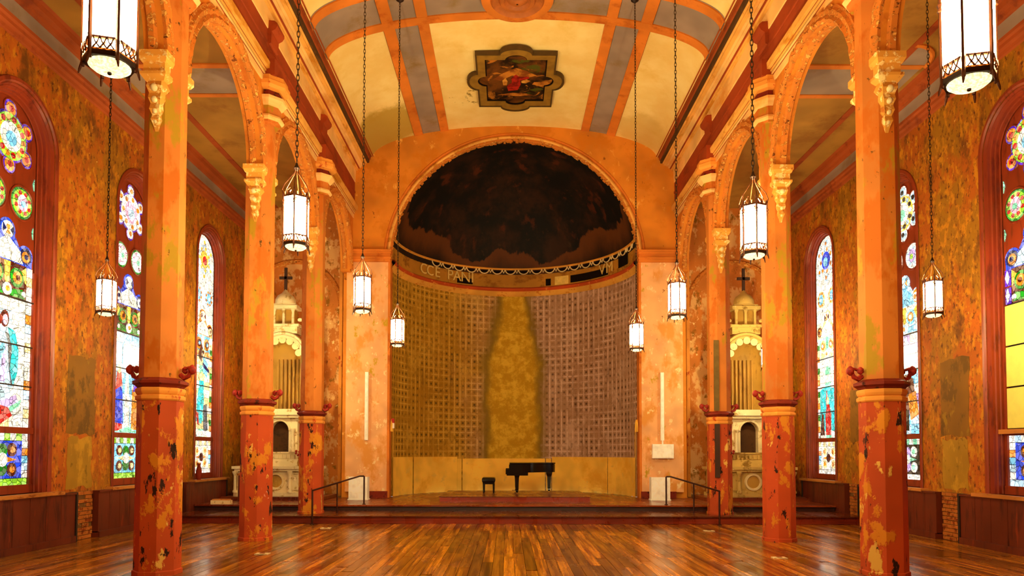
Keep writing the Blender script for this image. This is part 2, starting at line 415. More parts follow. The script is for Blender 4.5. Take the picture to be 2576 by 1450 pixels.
# stage: two wide steps
s1 = empty('stage_step', (0, 17.15, 0)); tag(s1, 'long low wooden step running across the whole church below the stage', 'step')
MB().box(-A + .15, A - .16, .02, 1.55, 0, STEP1 - .03).build('riser', 'riser_wood', s1)
MB().box(-A + .15, A - .16, -.03, 1.55, STEP1 - .03, STEP1).build('tread', 'stage_wood', s1)
s2 = empty('stage', (0, 18.7, 0)); tag(s2, 'dark wooden stage floor reaching back into the apse', 'stage')
MB().box(-A + .15, A - .16, .03, YE - 18.7, 0.0, STAGE - .04).build('riser', 'riser_shade', s2)
nb = 20; bw = (25.6 - 18.66) / nb
for i in range(nb):
    y0 = -.04 + i * bw; hw = A - .16
    if 18.7 + y0 + bw > YE: hw = min(3.80, sqrt(max(.2, 3.80 ** 2 - (18.7 + y0 + bw - YE - .1) ** 2)))
    MB().box(-hw, hw, y0, y0 + bw - .004, STAGE - .04, STAGE).build('board', 'stage_wood', s2)

# ------------------------------------------------------------------ walls
YW = [12.05, 15.95, 19.85]; HW = .87; WSP = 7.08; WZ0 = .98
def wall_side(sg, name, lab):
    holes = [arch_loop(y, HW, WZ0, WSP) for y in (4.25, 8.15)] if False else []
    holes += [arch_loop(y, HW, WZ0, WSP) for y in YW]
    o = MB().plate([rect(YB, YA, 0, AC + .1)] + holes, lambda u, v, q: (sg * q, u, v), A, A + .34).build(name, 'wall_plaster')
    struct(o, lab)
    return o
wl = wall_side(-1, 'wall_left', 'left aisle wall of peeling orange and olive plaster')
wr = wall_side(1, 'wall_right', 'right aisle wall of peeling orange and olive plaster')
wb = MB().box(-A - .3, A + .3, YB - .3, YB, 0, 12.2).build('wall_front', 'wall_plaster'); struct(wb, 'plaster wall at the entrance end behind the viewer')
for sg, nm, lb in ((-1, 'wall_back_left', 'mottled end wall of the left aisle behind the altar'), (1, 'wall_back_right', 'mottled end wall of the right aisle behind the altar')):
    o = MB().box(min(sg * 4.9, sg * (A + .3)), max(sg * 4.9, sg * (A + .3)), YA, YA + .3, 0, AC + .2).build(nm, 'wall_end'); struct(o, lb)
    # tall recessed arch panel moulding on the end wall
    MB().sweep([(0, 0), (.05, .06), (.12, .06), (.16, 0)], [(lambda a, b, t=t: (sg * 6.9 + (1.35 + a) * cos(t), YA - b, 6.3 + (1.35 + a) * sin(t))) for t in [pi * i / 24 for i in range(25)]]).build('arch_moulding', 'archivolt', o, 40)
    MB().box(sg * 5.45 - .05, sg * 5.45 + .05, YA - .07, YA, STAGE, 8.4).build('vertical_moulding', 'column_trim', o)

# chancel wall with the big round arch
out = [(-5.25, 0), (-R_AP, 0)] + [(R_AP * cos(pi - pi * i / 40), ZSP + R_AP * sin(pi * i / 40)) for i in range(41)] + [(R_AP, 0), (5.25, 0), (5.25, 12.2), (-5.25, 12.2)]
wc = MB().plate([out], lambda u, v, q: (u, q, v), YE, YE + .25).build('wall_back', 'arch_plaster'); struct(wc, 'orange chancel wall with a great round arch opening into the apse')
for k, (r0, pr, mt) in enumerate(((.0, [(0, 0), (.0, .05), (.05, .08), (.1, .05), (.12, 0)], 'cornice_gold'), (.12, [(0, 0), (.02, .03), (.06, .03), (.09, 0)], 'strip_orange'), (-.07, [(0, .02), (.02, .06), (.07, .06)], 'archivolt'))):
    MB().sweep(pr, [(lambda a, b, t=t: ((R_AP + r0 + a) * cos(t), YE - b, ZSP + (R_AP + r0 + a) * sin(t))) for t in [pi * i / 64 for i in range(65)]]).build('archivolt', mt, wc, 40)
# ragged plaster teeth inside the arch edge
tooth = MB().box(-.05, .05, -.02, .02, -.035, .035).mesh('tooth', 'archivolt')
for i in range(90):
    t = pi * (.03 + .94 * i / 89 + random.uniform(-.006, .006)) ; r = R_AP - .05 + random.uniform(-.03, .015)
    o = link('plaster_tooth', tooth, wc, (r * cos(t), YE + .03, ZSP + r * sin(t))); o.rotation_euler = (0, -t + pi / 2 + random.uniform(-.2, .2), 0); o.scale = (random.uniform(.6, 1.2), 1, random.uniform(.5, 1.1))
for sg, nm in ((-1, 'pilaster'), (1, 'pilaster')):
    p = empty(nm, (sg * 4.36, YE, STAGE)); tag(p, ('left' if sg < 0 else 'right') + ' pink and ochre peeling pilaster carrying the chancel arch', 'pilaster')
    MB().box(-.5 if sg > 0 else -.76, .76 if sg > 0 else .5, -.14, 0, .18, ZSP - STAGE).build('shaft', 'pilaster_plaster', p)
    MB().box(-.53, .53, -.17, 0, 0, .2).build('base', 'collar_red', p)
    MB().box(-sg * .52 - .05, -sg * .52 + .05, -.13, .26, 0, ZSP - STAGE).build('edge_strip', 'strip_orange', p)
    im = MB(); z = ZSP - STAGE - .04
    for (a, h0, h1) in ((.06, 0, .08), (.1, .08, .14), (.04, .14, .24), (.09, .24, .30), (.13, .30, .36)):
        im.box(-.55 - a * .5, .55 + a * .5, -.16 - a, .0, z + h0, z + h1)
    im.build('impost', 'strip_orange', p)
    # column speaker and boxes
    sp = empty('column_speaker', (sg * 4.47, YE - .15, 2.08)); tag(sp, 'slim white vertical speaker bar on the ' + ('left' if sg < 0 else 'right') + ' pilaster', 'speaker')
    MB().box(-.05, .05, -.08, 0, 0, 2.06).build('housing', 'white_paint', sp)
    MB().box(-.035, .035, -.09, -.075, .1, 1.96).build('grille', 'sign_white', sp)
    fb = empty('floor_box', (sg * (4.5 if sg < 0 else 4.2), 20.75, STAGE)); tag(fb, 'white box on the stage beside the ' + ('left' if sg < 0 else 'right') + ' pilaster foot', 'box')
    MB().box(-.27, .27, -.15, .15, .02, .66).build('body', 'white_paint', fb)
    MB().box(-.25, .25, -.165, -.15, .05, .63).build('front_panel', 'sign_white', fb)
    MB().box(-.29, .29, -.17, .17, 0, .03).build('plinth', 'white_paint', fb)
jb = empty('wall_box', (4.48, YE - .15, 1.54)); tag(jb, 'white rectangular equipment box on the right pilaster under the speaker bar', 'box')
MB().box(-.32, .32, -.1, 0, 0, .43).build('housing', 'white_paint', jb)
MB().box(-.30, .30, -.115, -.1, .02, .41).build('cover', 'sign_white', jb)
MB().box(-.02, .02, -.04, 0, .43, .54).build('conduit', 'white_paint', jb)

# ------------------------------------------------------------------ apse
def apt(th, r, z): return (r * sin(th), YE + .1 + r * cos(th), z)
ap = MB(); NU, NV = 72, 20
ap.grid(NU, NV, lambda a, b: apt(-pi / 2 + pi * a, R_AP, STAGE + (ZSP - STAGE) * b))
me = ap.mesh('wall_apse', 'apse_stencil', 60, fix=False); uvl = me.uv_layers.new(name='UVMap')
for lp in me.loops:
    v = me.vertices[lp.vertex_index].co; uvl.data[lp.index].uv = (atan2(v.x, v.y - YE - .1) * R_AP, v.z)
wa = link('wall_apse', me); struct(wa, 'curved apse wall with worn stencilled lattice and a bare yellow streak')
dm = MB(); dm.grid(72, 24, lambda a, b: apt(-pi / 2 + pi * a, R_AP * cos(pi / 2 * b * .999), ZSP + R_AP * sin(pi / 2 * b)))
me = dm.mesh('ceiling_apse', 'dome_mural', 60, fix=False); uvl = me.uv_layers.new(name='UVMap')
for lp in me.loops:
    v = me.vertices[lp.vertex_index].co; uvl.data[lp.index].uv = (atan2(v.x, v.y - YE - .1) * R_AP, v.z - ZSP)
dome = link('ceiling_apse', me); struct(dome, 'dark half dome over the apse with a blackened mural of clouds')
MB().box(-4.3, 4.3, YE + 4.3, YE + 4.4, -.2, 12).build('wall_apse_outer', 'wall_plaster')['kind'] = 'structure'
bpy.data.objects['wall_apse_outer']['label'] = 'outer wall behind the apse'
angs = [-pi / 2 + pi * i / 64 for i in range(65)]
def ring(name, prof, mat, parent): return MB().sweep(prof, [(lambda a, b, t=t: apt(t, R_AP - a, b)) for t in angs]).build(name, mat, parent, 40)
tr = empty('trim_1', (0, YE, ZSP)); tr.location = (0, 0, 0); struct(tr, 'curved cornice and inscription band ringing the apse under the dome')
ring('lower_moulding', [(0, 7.36), (.06, 7.40), (.08, 7.46), (.13, 7.52)], 'apse_ring_gold', tr)
ring('upper_moulding', [(.13, 7.52), (.17, 7.56), (.17, 7.62), (.11, 7.66), (.05, 7.68)], 'apse_ring_red', tr)
ring('inscription_band', [(.05, 7.68), (.045, 8.30)], 'apse_band', tr)
ring('band_edge', [(.045, 8.30), (.09, 8.31), (.09, 8.35), (.14, 8.36)], 'apse_ring_gold', tr)
sc = MB().tube([(.18 * cos(pi + pi * i / 10), 0, .16 * sin(pi + pi * i / 10)) for i in range(11)], .02, 6)
sc.tube([(.18, 0, 0), (.235, 0, -.12), (.29, 0, 0)], .02, 5)
scm = sc.mesh('scallop', 'scallop_white', 40)
dkm = MB().plate([[(.15 * cos(pi + pi * i / 8), .13 * sin(pi + pi * i / 8)) for i in range(9)]], lambda u, v, q: (u, q, v), .0, .01).mesh('scallop_hollow', 'near_black')  # flat near-black plate filling the hollow of each scallop
k = -.80
while k < 1.42:
    o = link('scallop', scm, tr, apt(k, R_AP - .1, 8.31)); o.rotation_euler = (0, 0, -k)
    h = link('scallop_hollow', dkm, tr, apt(k, R_AP - .07, 8.31)); h.rotation_euler = (0, 0, -k); k += .128
for t0, t1, z0, z1, mt in ((-.56, -.40, 7.72, 7.92, 'near_black'), (.31, .36, 7.70, 7.95, 'near_black'), (.56, 1.0, 7.72, 7.98, 'near_black'), (.40, .54, 7.70, 8.0, 'patch_pale'), (1.15, 1.32, 7.8, 8.15, 'near_black')):
    MB().sweep([(.07, z0), (.07, z1)], [(lambda a, b, t=t: apt(t, R_AP - a, b)) for t in [t0 + (t1 - t0) * i / 6 for i in range(7)]]).build('worn_patch', mt, tr)  # dark ones are worn recesses in the band, their shade coloured in
dg = None
for ch, th in (('C', -.96), ('C', -.875), ('E', -.785), ('P', -.64), ('A', -.565), ('N', -.475), ('I', -.405), ('V', .93), ('M', 1.03)):
    cu = bpy.data.curves.new('letter', 'FONT'); cu.body = ch; cu.size = .5; cu.extrude = .01; cu.align_x = 'CENTER'; cu.resolution_u = 3
    to = bpy.data.objects.new('letter_tmp', cu); COL.objects.link(to); bpy.context.view_layer.update()
    me = bpy.data.meshes.new_from_object(to.evaluated_get(bpy.context.evaluated_depsgraph_get())); bpy.data.objects.remove(to)
    me.materials.clear(); me.materials.append(M['letter_gold'])
    o = link('letter', me, tr, apt(th, R_AP - .10, 7.78)); o.rotation_euler = (pi / 2, 0, -th)
    o['label'] = 'gold capital letter ' + ch
# yellow boards round the foot of the apse
ws = empty('trim_2'); struct(ws, 'yellow painted boards lining the foot of the apse wall')
for i, (t0, t1, pr, zt) in enumerate(((-1.46, -1.08, .06, 1.56), (-1.07, -.55, .06, 1.56), (-.545, -.50, .03, 1.5), (-.49, .30, .02, 1.5), (.31, .36, .03, 1.5), (.37, .98, .06, 1.56), (.985, 1.46, .06, 1.56))):
    MB().sweep([(.0, STAGE), (pr, STAGE), (pr, zt), (.0, zt)], [(lambda a, b, t=t: apt(t, R_AP - .002 - a, b)) for t in [t0 + (t1 - t0) * j / 10 for j in range(11)]]).build('board', 'apse_yellow', ws, 40)
# narrow side doors in the apse
for k, (sg, lb) in enumerate(((-1, 'narrow yellow door frame at the left edge of the apse'), (1, 'narrow round-headed yellow door frame at the right edge of the apse'))):
    d = empty('door_%d' % (k + 1)); struct(d, lb)
    for j, (a0, a1) in enumerate(((1.50, 1.525), (1.555, 1.57))):
        MB().sweep([(.0, STAGE), (.1, STAGE), (.1, 2.35), (0, 2.35)], [(lambda a, b, t=t: apt(sg * t, R_AP - a, b)) for t in (a0, a1)]).build('jamb', 'apse_yellow', d)
    MB().tube([apt(sg * (1.535 + .03 * cos(pi * i / 8)), R_AP - .06, 2.35 + .35 * sin(pi * i / 8)) for i in range(9)], .04, 6).build('arch_head', 'apse_yellow', d)
    MB().sweep([(.02, STAGE), (.02, 2.6)], [(lambda a, b, t=t: apt(sg * t, R_AP - a, b)) for t in (1.505, 1.565)]).build('door_leaf', 'board_brown', d)
es = empty('exit_sign', (-3.72, YE + .25, 2.45)); tag(es, 'tiny red and white sign over the left apse door', 'sign')
MB().box(-.05, .03, -.1, .0, 0, .16).build('lower_face', 'sign_white', es); MB().box(-.05, .03, -.1, .0, .16, .3).build('upper_face', 'sign_red', es)

# ------------------------------------------------------------------ vault
ce = empty('ceiling'); struct(ce, 'shallow barrel vault with cream panels and orange and grey painted bands')
def vpt(t, off):
    x, z = VS * cos(t), VR * sin(t); nx, nz = cos(t) / VS, sin(t) / VR; l = sqrt(nx * nx + nz * nz)
    return x - off * nx / l, VZ + z - off * nz / l
def tx(x): return math.acos(max(-1, min(1, x / VS)))
def vp(name, x0, x1, y0, y1, off, mat):
    t0, t1 = tx(x0), tx(x1); n = max(3, int(abs(t1 - t0) / .05))
    def g(a, b): p = vpt(t0 + (t1 - t0) * a, off); return (p[0], y0 + (y1 - y0) * b, p[1])
    return MB().grid(n, 1, g).build(name, mat, ce, 40, fix=False)
def vstrip(name, x0, x1, y0, y1, th, mat):
    t0, t1 = tx(x0), tx(x1); n = max(3, int(abs(t1 - t0) / .05)); m = MB()
    def g(a, b, t): p = vpt(t, a); return (p[0], b, p[1])
    m.sweep([(-.01, y0), (th, y0), (th, y1), (-.01, y1)], [(lambda a, b, t=t: g(a, b, t)) for t in [t0 + (t1 - t0) * i / n for i in range(n + 1)]])
    m.quad((x0, y0, vault(x0)), (x0, y0, vault(x0) - th), (x0, y1, vault(x0) - th), (x0, y1, vault(x0)))
    m.quad((x1, y0, vault(x1)), (x1, y0, vault(x1) - th), (x1, y1, vault(x1) - th), (x1, y1, vault(x1)))
    return m.build(name, mat, ce, 40)
XS = (2.05, 2.30, 2.84, 3.10)
edge = VS * .9999
for (ya, yb) in ((YB, 7.2), (8.7, 14.9), (16.2, YE)):
    for a, b in ((-edge, -XS[3]), (-XS[0], XS[0]), (XS[3], edge)): vp('cream_panel', a, b, ya, yb, 0, 'ceiling_cream')
    for sg in (-1, 1): vp('grey_panel', sg * XS[1], sg * XS[2], ya, yb, .005, 'ceiling_grey')
for yc in (7.95, 15.55):
    ya, yb = yc - .75, yc + .75
    for a, b in ((-edge, -XS[3]), (-XS[0], XS[0]), (XS[3], edge), (-XS[2], -XS[1]), (XS[1], XS[2])): vp('grey_panel', a, b, ya, yb, .005, 'ceiling_grey')
    for q in (-.72, .46): vstrip('cross_strip', -edge, edge, yc + q, yc + q + .27, .035, 'strip_orange')
for sg in (-1, 1):
    for a, b in ((XS[0], XS[1]), (XS[2], XS[3])): vstrip('long_strip', min(sg * a, sg * b), max(sg * a, sg * b), YB, YE, .03, 'strip_orange')
for yc in (7.95, 15.45):
    o = MB().lathe([(.80, -.10), (.80, -.13), (.72, -.15), (.60, -.14)], (0, yc, vault(0)), 40, cap=False).build('rosette_ring', 'strip_orange', ce, 40)
    MB().lathe([(.60, -.14), (.56, -.18), (.50, -.13), (.42, -.12), (.38, -.17), (.30, -.17), (.24, -.11), (.12, -.2), (.02, -.22)], (0, yc, vault(0)), 40, cap=False).build('rosette', 'stucco_rosette', ce, 40)
MB().box(-5.3, 5.3, YB, YE + .3, 12.15, 12.3).build('ceiling_upper', 'strip_red')['kind'] = 'structure'
bpy.data.objects['ceiling_upper']['label'] = 'roof deck above the vault'
for sg in (-1, 1):
    o = MB().box(min(sg * 5.0, sg * 5.3), max(sg * 5.0, sg * 5.3), YB, YE, 10.7, 12.2).build('wall_clerestory', 'strip_red'); struct(o, 'upper nave wall above the ' + ('left' if sg < 0 else 'right') + ' cornice')

# painted medallion on the vault
def med_loop(hx, hy, lx, ly, rx, ry, n=12):
    """rectangle with four round lobes; (hx,hy) half size, lobes of half-width lx/ly"""
    p = []
    for (cx, cy, a0, h) in ((hx, 0, -pi / 2, 'x'), (0, hy, 0, 'y'), (-hx, 0, pi / 2, 'x'), (0, -hy, pi, 'y')):
        corner = {(1, 0): (hx, -hy), (0, 1): (hx, hy), (-1, 0): (-hx, hy), (0, -1): (-hx, -hy)}[((cx > 0) - (cx < 0), (cy > 0) - (cy < 0))]
        p.append(corner)
        for i in range(n + 1):
            a = a0 + pi * i / n
            p.append((cx + (lx if h == 'x' else rx) * cos(a), cy + (ry if h == 'x' else ly) * sin(a)))
    return p
md = empty('ceiling_medallion', (0, 18.93, vault(1.0) - .02)); tag(md, 'dark painted panel in an olive lobed frame on the vault', 'painting')
fn = lambda u, v, q: (u, v, -q)
oo = med_loop(1.04, 1.36, .27, .27, .42, .42); ii = med_loop(.80, 1.08, .22, .22, .28, .27); mid = med_loop(1.0, 1.32, .25, .25, .40, .40)
MB().plate([oo, mid], fn, 0, .10).build('outer_edge', 'frame_dark', md)
MB().plate([mid, ii], fn, 0, .08).build('frame', 'frame_olive', md)
MB().plate([[(x * 1.0, y * 1.0) for x, y in ii], [(x * .965, y * .965) for x, y in ii]], fn, .03, .06).build('inner_edge', 'near_black', md)
MB().plate([[(x * 1.02, y * 1.02) for x, y in ii]], fn, 0, .03).build('canvas', 'painting', md)
def blob(pts, mat, q, nm): MB().plate([pts], fn, q, q + .004).build(nm, mat, md)
blob([(-.62, -.05), (-.35, -.35), (0, -.62), (.25, -.5), (.55, -.25), (.3, -.12), (-.1, -.25), (-.4, .02)], 'painting_sky', .031, 'painted_sky')
blob([(-.2, .55), (-.24, .3), (-.1, .1), (-.12, -.12), (0, -.3), (.1, -.18), (.35, -.2), (.36, -.1), (.12, .0), (.14, .2), (.06, .5)], 'painting_red', .036, 'painted_figure')
blob([(-.34, .25), (-.36, 0), (-.27, -.12), (-.22, .05), (-.24, .25)], 'painting_flesh', .036, 'painted_figure')
blob([(.16, .12), (.15, .02), (.3, -.06), (.4, .02), (.28, .14)], 'painting_flesh', .037, 'painted_figure')
blob([(.45, .2), (.5, .08), (.85, .05), (.95, .15), (.7, .3)], 'painting_sky', .036, 'painted_rock')
blob([(-.5, .78), (-.1, .66), (.3, .7), (.5, .8), (.1, .84)], 'painting_sky', .034, 'painted_ground')

# ------------------------------------------------------------------ arcades and entablatures
for sg, k, side in ((-1, 3, 'left'), (1, 4, 'right')):
    pts = [(YB, AC + 1.6), (YB, 7.2)]
    cs = [y for y in COLY] + [YE]
    spans = [(COLY[i], COLY[i + 1]) for i in range(len(COLY) - 1)] + [(COLY[-1], YE)]
    for (a, b) in spans:
        c = (a + b) / 2; r = 1.60
        pts += [(c - r, 7.2)] + [(c + r * cos(pi - pi * i / 28), 7.25 + r * sin(pi * i / 28)) for i in range(29)] + [(c + r, 7.2)]
    pts += [(YE, 7.2), (YE, AC + 1.6)]
    aw = MB().plate([pts], lambda u, v, q: (sg * q, u, v), W - .12, W + .16).build('wall_arcade_' + side, 'arcade_plaster')
    struct(aw, side + ' arcade wall of round arches between the nave and the aisle')
    for (a, b) in spans:
        c = (a + b) / 2
        if c < 3: continue
        for (face, d) in ((W - .12, -1),):
            pr = [(0, 0), (-.01, .05), (.04, .09), (.09, .05), (.11, .07), (.17, .07), (.20, .03), (.24, .03), (.25, 0)]
            N = 56
            def pf(i):
                t = pi * i / N; wob = .012 * sin(i * 2.1) + .01 * random.uniform(-1, 1)
                return lambda p, q, t=t, wob=wob: (sg * (face - q * (1 + 8 * wob)), c + (1.60 + p + wob * .4) * cos(t), 7.25 + (1.60 + p + wob) * sin(t))
            MB().sweep(pr, [pf(i) for i in range(N + 1)]).build('archivolt', 'archivolt', aw, 30, fix=False)
        # soffit moulding on the reveal
        MB().sweep([(.0, -.06), (.05, -.03), (.05, .05), (0, .08)], [(lambda p, q, t=t: (sg * (W + .02 + q), c + (1.60 - p) * cos(t), 7.25 + (1.60 - p) * sin(t))) for t in [pi * i / 48 for i in range(49)]]).build('soffit_moulding', 'archivolt', aw, 40)
    et = empty('trim_%d' % k); struct(et, side + ' nave entablature of red frieze and gilded cornice mouldings')
    def run(name, prof, mat, y0=YB, y1=YE): return MB().sweep(prof, [(lambda a, b, y=y: (sg * a, y, b)) for y in (y0, y1)]).build(name, mat, et, 30, fix=False)
    run('lower_fascia', [(W - .12, 8.93), (4.95, 8.93), (4.95, 9.05)], 'cornice_cream')
    run('fascia_line', [(4.95, 9.05), (4.945, 9.052), (4.945, 9.07)], 'frieze_red')
    run('fascia_bead', [(4.945, 9.07), (4.92, 9.075), (4.92, 9.10)], 'cornice_cream')
    run('fascia_line', [(4.92, 9.10), (4.93, 9.105), (4.93, 9.125)], 'cornice_dark')
    run('fascia_bead', [(4.93, 9.125), (4.905, 9.13), (4.90, 9.15)], 'cornice_gold')
    run('fascia_line', [(4.90, 9.15), (4.90, 9.17)], 'frieze_red')
    ys = [YB] + [y for c in COLY for y in (c - .34, c + .34)] + [YE]
    for i in range(0, len(ys), 2):
        if ys[i + 1] > 4: run('gilt_strip', [(4.90, 9.17), (4.84, 9.18), (4.83, 9.30), (4.86, 9.34), (4.93, 9.36)], 'cornice_gold', ys[i], ys[i + 1])
    run('frieze', [(4.93, 9.34), (4.93, 9.70), (4.91, 9.71), (4.91, 9.76), (4.93, 9.77), (4.93, 10.04)], 'frieze_red')
    run('upper_frieze', [(4.93, 10.04), (4.915, 10.06), (4.90, 10.40)], 'cornice_cream')
    run('bed_moulding', [(4.90, 10.40), (4.85, 10.41), (4.85, 10.44), (4.82, 10.45), (4.82, 10.47)], 'cornice_gold')
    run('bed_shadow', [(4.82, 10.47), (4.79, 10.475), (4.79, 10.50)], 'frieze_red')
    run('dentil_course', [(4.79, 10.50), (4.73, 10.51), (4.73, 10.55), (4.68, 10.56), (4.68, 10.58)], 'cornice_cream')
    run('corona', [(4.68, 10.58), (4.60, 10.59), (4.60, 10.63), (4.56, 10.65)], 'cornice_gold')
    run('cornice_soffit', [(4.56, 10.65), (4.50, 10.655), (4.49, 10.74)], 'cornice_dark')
    run('crown_band', [(4.49, 10.74), (4.46, 10.75), (4.45, 10.84), (4.36, 10.86)], 'strip_red')
    for c in COLY:
        if c < 5: continue
        blk = MB()
        blk.box(min(sg * 4.74, sg * 4.95), max(sg * 4.74, sg * 4.95), c - .34, c + .34, 9.05, 9.38); blk.build('column_block', 'frieze_red', et)
        prf = [(4.95, 9.72), (4.86, 9.76), (4.85, 9.99), (4.78, 10.03), (4.74, 10.09), (4.74, 10.15), (4.80, 10.20), (4.95, 10.21)]
        MB().plate([[(a, b) for a, b in prf]], lambda u, v, q: (sg * u, c + q, v), -.22, .22).build('console', 'frieze_red', et)

# aisle ceilings and wall cornices
for sg, k, side in ((-1, 5, 'left'), (1, 6, 'right')):
    ac = MB().box(min(sg * (W + .1), sg * (A + .3)), max(sg * (W + .1), sg * (A + .3)), YB, YA, AC, AC + .1).build('ceiling_aisle_' + side, 'ceiling_aisle'); struct(ac, side + ' aisle flat ceiling of tan panels with grey bands')
    def cbox(n, x0, x1, y0, y1, d, m): return MB().box(min(sg * x0, sg * x1), max(sg * x0, sg * x1), y0, y1, AC - d, AC + .01).build(n, m, ac)
    for yc in (6.85, 14.65):
        cbox('grey_band', W + .16, 8.1, yc - .6, yc + .6, .012, 'ceiling_grey')
        for q in (-.66, .52): cbox('cross_strip', W + .16, 8.1, yc + q, yc + q + .14, .03, 'strip_orange')
        for d in (-1,):   # rounded corners beside the wall
            MB().plate([[(7.55, 0), (7.55, .75)] + [(7.55 + .6 * sin(pi / 2 * i / 8), .75 * cos(pi / 2 * i / 8)) for i in range(1, 9)]], lambda u, v, q: (sg * u, yc + d * (.6 + v), AC - q), 0, .014).build('corner_panel', 'ceiling_grey', ac)
            MB().tube([(sg * (7.55 + .6 * sin(pi / 2 * i / 8)), yc + d * (.6 + .75 * cos(pi / 2 * i / 8)), AC - .01) for i in range(9)], .05, 6).build('corner_strip', 'strip_orange', ac)
    cbox('long_strip', 7.48, 7.62, YB, YA, .025, 'strip_red')
    cbox('long_strip', W + .2, W + .36, YB, YA, .025, 'strip_orange')
    ct = empty('trim_%d' % k); struct(ct, side + ' aisle cornice of red mouldings and a grey painted frieze')
    def run(name, prof, mat): return MB().sweep(prof, [(lambda a, b, y=y: (sg * a, y, b)) for y in (YB, YA)]).build(name, mat, ct, 30, fix=False)
    run('lower_moulding', [(A, 8.66), (A - .04, 8.68), (A - .05, 8.74), (A - .1, 8.77), (A - .1, 8.83), (A - .14, 8.86), (A - .14, 8.92), (A - .06, 8.93)], 'strip_red')
    run('painted_frieze', [(A - .06, 8.93), (A - .06, 9.24)], 'ceiling_grey')
    run('upper_moulding', [(A - .06, 9.24), (A - .12, 9.26), (A - .14, 9.32), (A - .22, 9.35), (A - .24, 9.44), (A - .30, 9.46)], 'strip_red')

# ------------------------------------------------------------------ columns
def oct_(m, prof, c=(0, 0, 0)): return m.lathe([(r / cos(pi / 8), z) for r, z in prof], c, 8, pi / 8)
def bracket():
    """console under an arch springing, projecting along -y from y=0, hanging from z=0"""
    ab = MB()
    def fr(x, y0, z0, z1, x2=None, y2=None):
        x2 = x2 or x; y2 = y2 if y2 is not None else y0
        n = len(ab.v); ab.v += [(-x, y0, z0), (x, y0, z0), (x, .05, z0), (-x, .05, z0), (-x2, y2, z1), (x2, y2, z1), (x2, .05, z1), (-x2, .05, z1)]
        ab.f += [tuple(n + i for i in q) for q in ((0, 3, 2, 1), (4, 5, 6, 7), (0, 1, 5, 4), (1, 2, 6, 5), (2, 3, 7, 6), (3, 0, 4, 7))]
    fr(.2, -.19, -.05, .04, .2, -.19); fr(.17, -.15, -.11, -.05, .2, -.19); fr(.15, -.13, -.25, -.11); fr(.18, -.17, -.29, -.25); fr(.13, -.11, -.36, -.29, .18, -.17)
    body = MB()
    pr = [(.13, -.10, -.36), (.15, -.14, -.44), (.12, -.09, -.52), (.12, -.12, -.60), (.09, -.08, -.67), (.10, -.11, -.75), (.07, -.06, -.82), (.08, -.09, -.89), (.05, -.05, -.96), (.03, -.02, -1.04)]
    b = 0
    for (x, y, z) in pr: body.v += [(-x, .03, z), (-x * .7, y, z), (x * .7, y, z), (x, .03, z)]
    for i in range(len(pr) - 1):
        for j in range(3): body.f.append((4 * i + j, 4 * i + j + 1, 4 * i + j + 5, 4 * i + j + 4))
    drop = MB()
    for i, z in enumerate((-.46, -.62, -.77, -.91)):
        r = .055 - .008 * i
        drop.lathe([(.005, r), (r * .7, r * .7), (r, 0), (r * .7, -r * .7), (.005, -r)], (0, -.12 + .02 * i, z), 8)
    return ab.mesh('console_cap', 'bracket_plaster'), body.mesh('console_body', 'bracket_plaster', 50), drop.mesh('console_drop', 'scallop_white', 60)
BR = bracket()
sh = oct_(MB(), [(.262, 2.72), (.258, 5), (.252, 8.2)]).mesh('upper_shaft', 'column_upper')
shl = oct_(MB(), [(.30, 0), (.30, .06), (.283, .07), (.278, 2.44)]).mesh('lower_shaft', 'column_lower')
cl1 = oct_(MB(), [(.285, 2.42), (.30, 2.44), (.30, 2.48), (.275, 2.50), (.29, 2.52), (.30, 2.55), (.30, 2.585), (.28, 2.60)]).mesh('collar_rings', 'column_trim')
cl2 = oct_(MB(), [(.275, 2.60), (.30, 2.63), (.335, 2.655), (.335, 2.695), (.30, 2.71), (.26, 2.74)]).mesh('collar_cap', 'collar_red')
cp1 = oct_(MB(), [(.25, 8.18), (.25, 8.80)]).mesh('capital', 'column_upper')
cp3 = oct_(MB(), [(.25, 8.22), (.29, 8.24), (.305, 8.27), (.29, 8.31), (.25, 8.32)]).mesh('necking', 'cornice_cream')
cp4 = oct_(MB(), [(.25, 8.50), (.28, 8.52), (.31, 8.57), (.35, 8.61), (.36, 8.66), (.30, 8.69), (.26, 8.70)]).mesh('capital_bell', 'cornice_cream')
cp5 = oct_(MB(), [(.262, 8.70), (.262, 8.82)]).mesh('recess_shade', 'collar_red')  # undercut below the abacus, its shade painted dark red
cp2 = oct_(MB(), [(.26, 8.80), (.36, 8.82), (.40, 8.87), (.40, 8.95), (.37, 8.97), (.36, 9.06)]).mesh('abacus', 'column_trim')
def sconce():
    m = MB(); m.tube([(0, 0, 0), (.06, 0, -.05), (.12, 0, -.02), (.15, 0, .05), (.12, 0, .1), (.07, 0, .08)], [.035, .04, .035, .03, .025, .02], 6)
    m.lathe([(.01, -.06), (.05, -.03), (.06, .02), (.035, .06), (.01, .08)], (.17, 0, .06), 8)
    m.lathe([(.01, -.05), (.045, -.02), (.045, .03), (.01, .06)], (.05, .05, .06), 8)
    return m.mesh('scroll_ornament', 'flower_red', 60)
SCN = sconce()
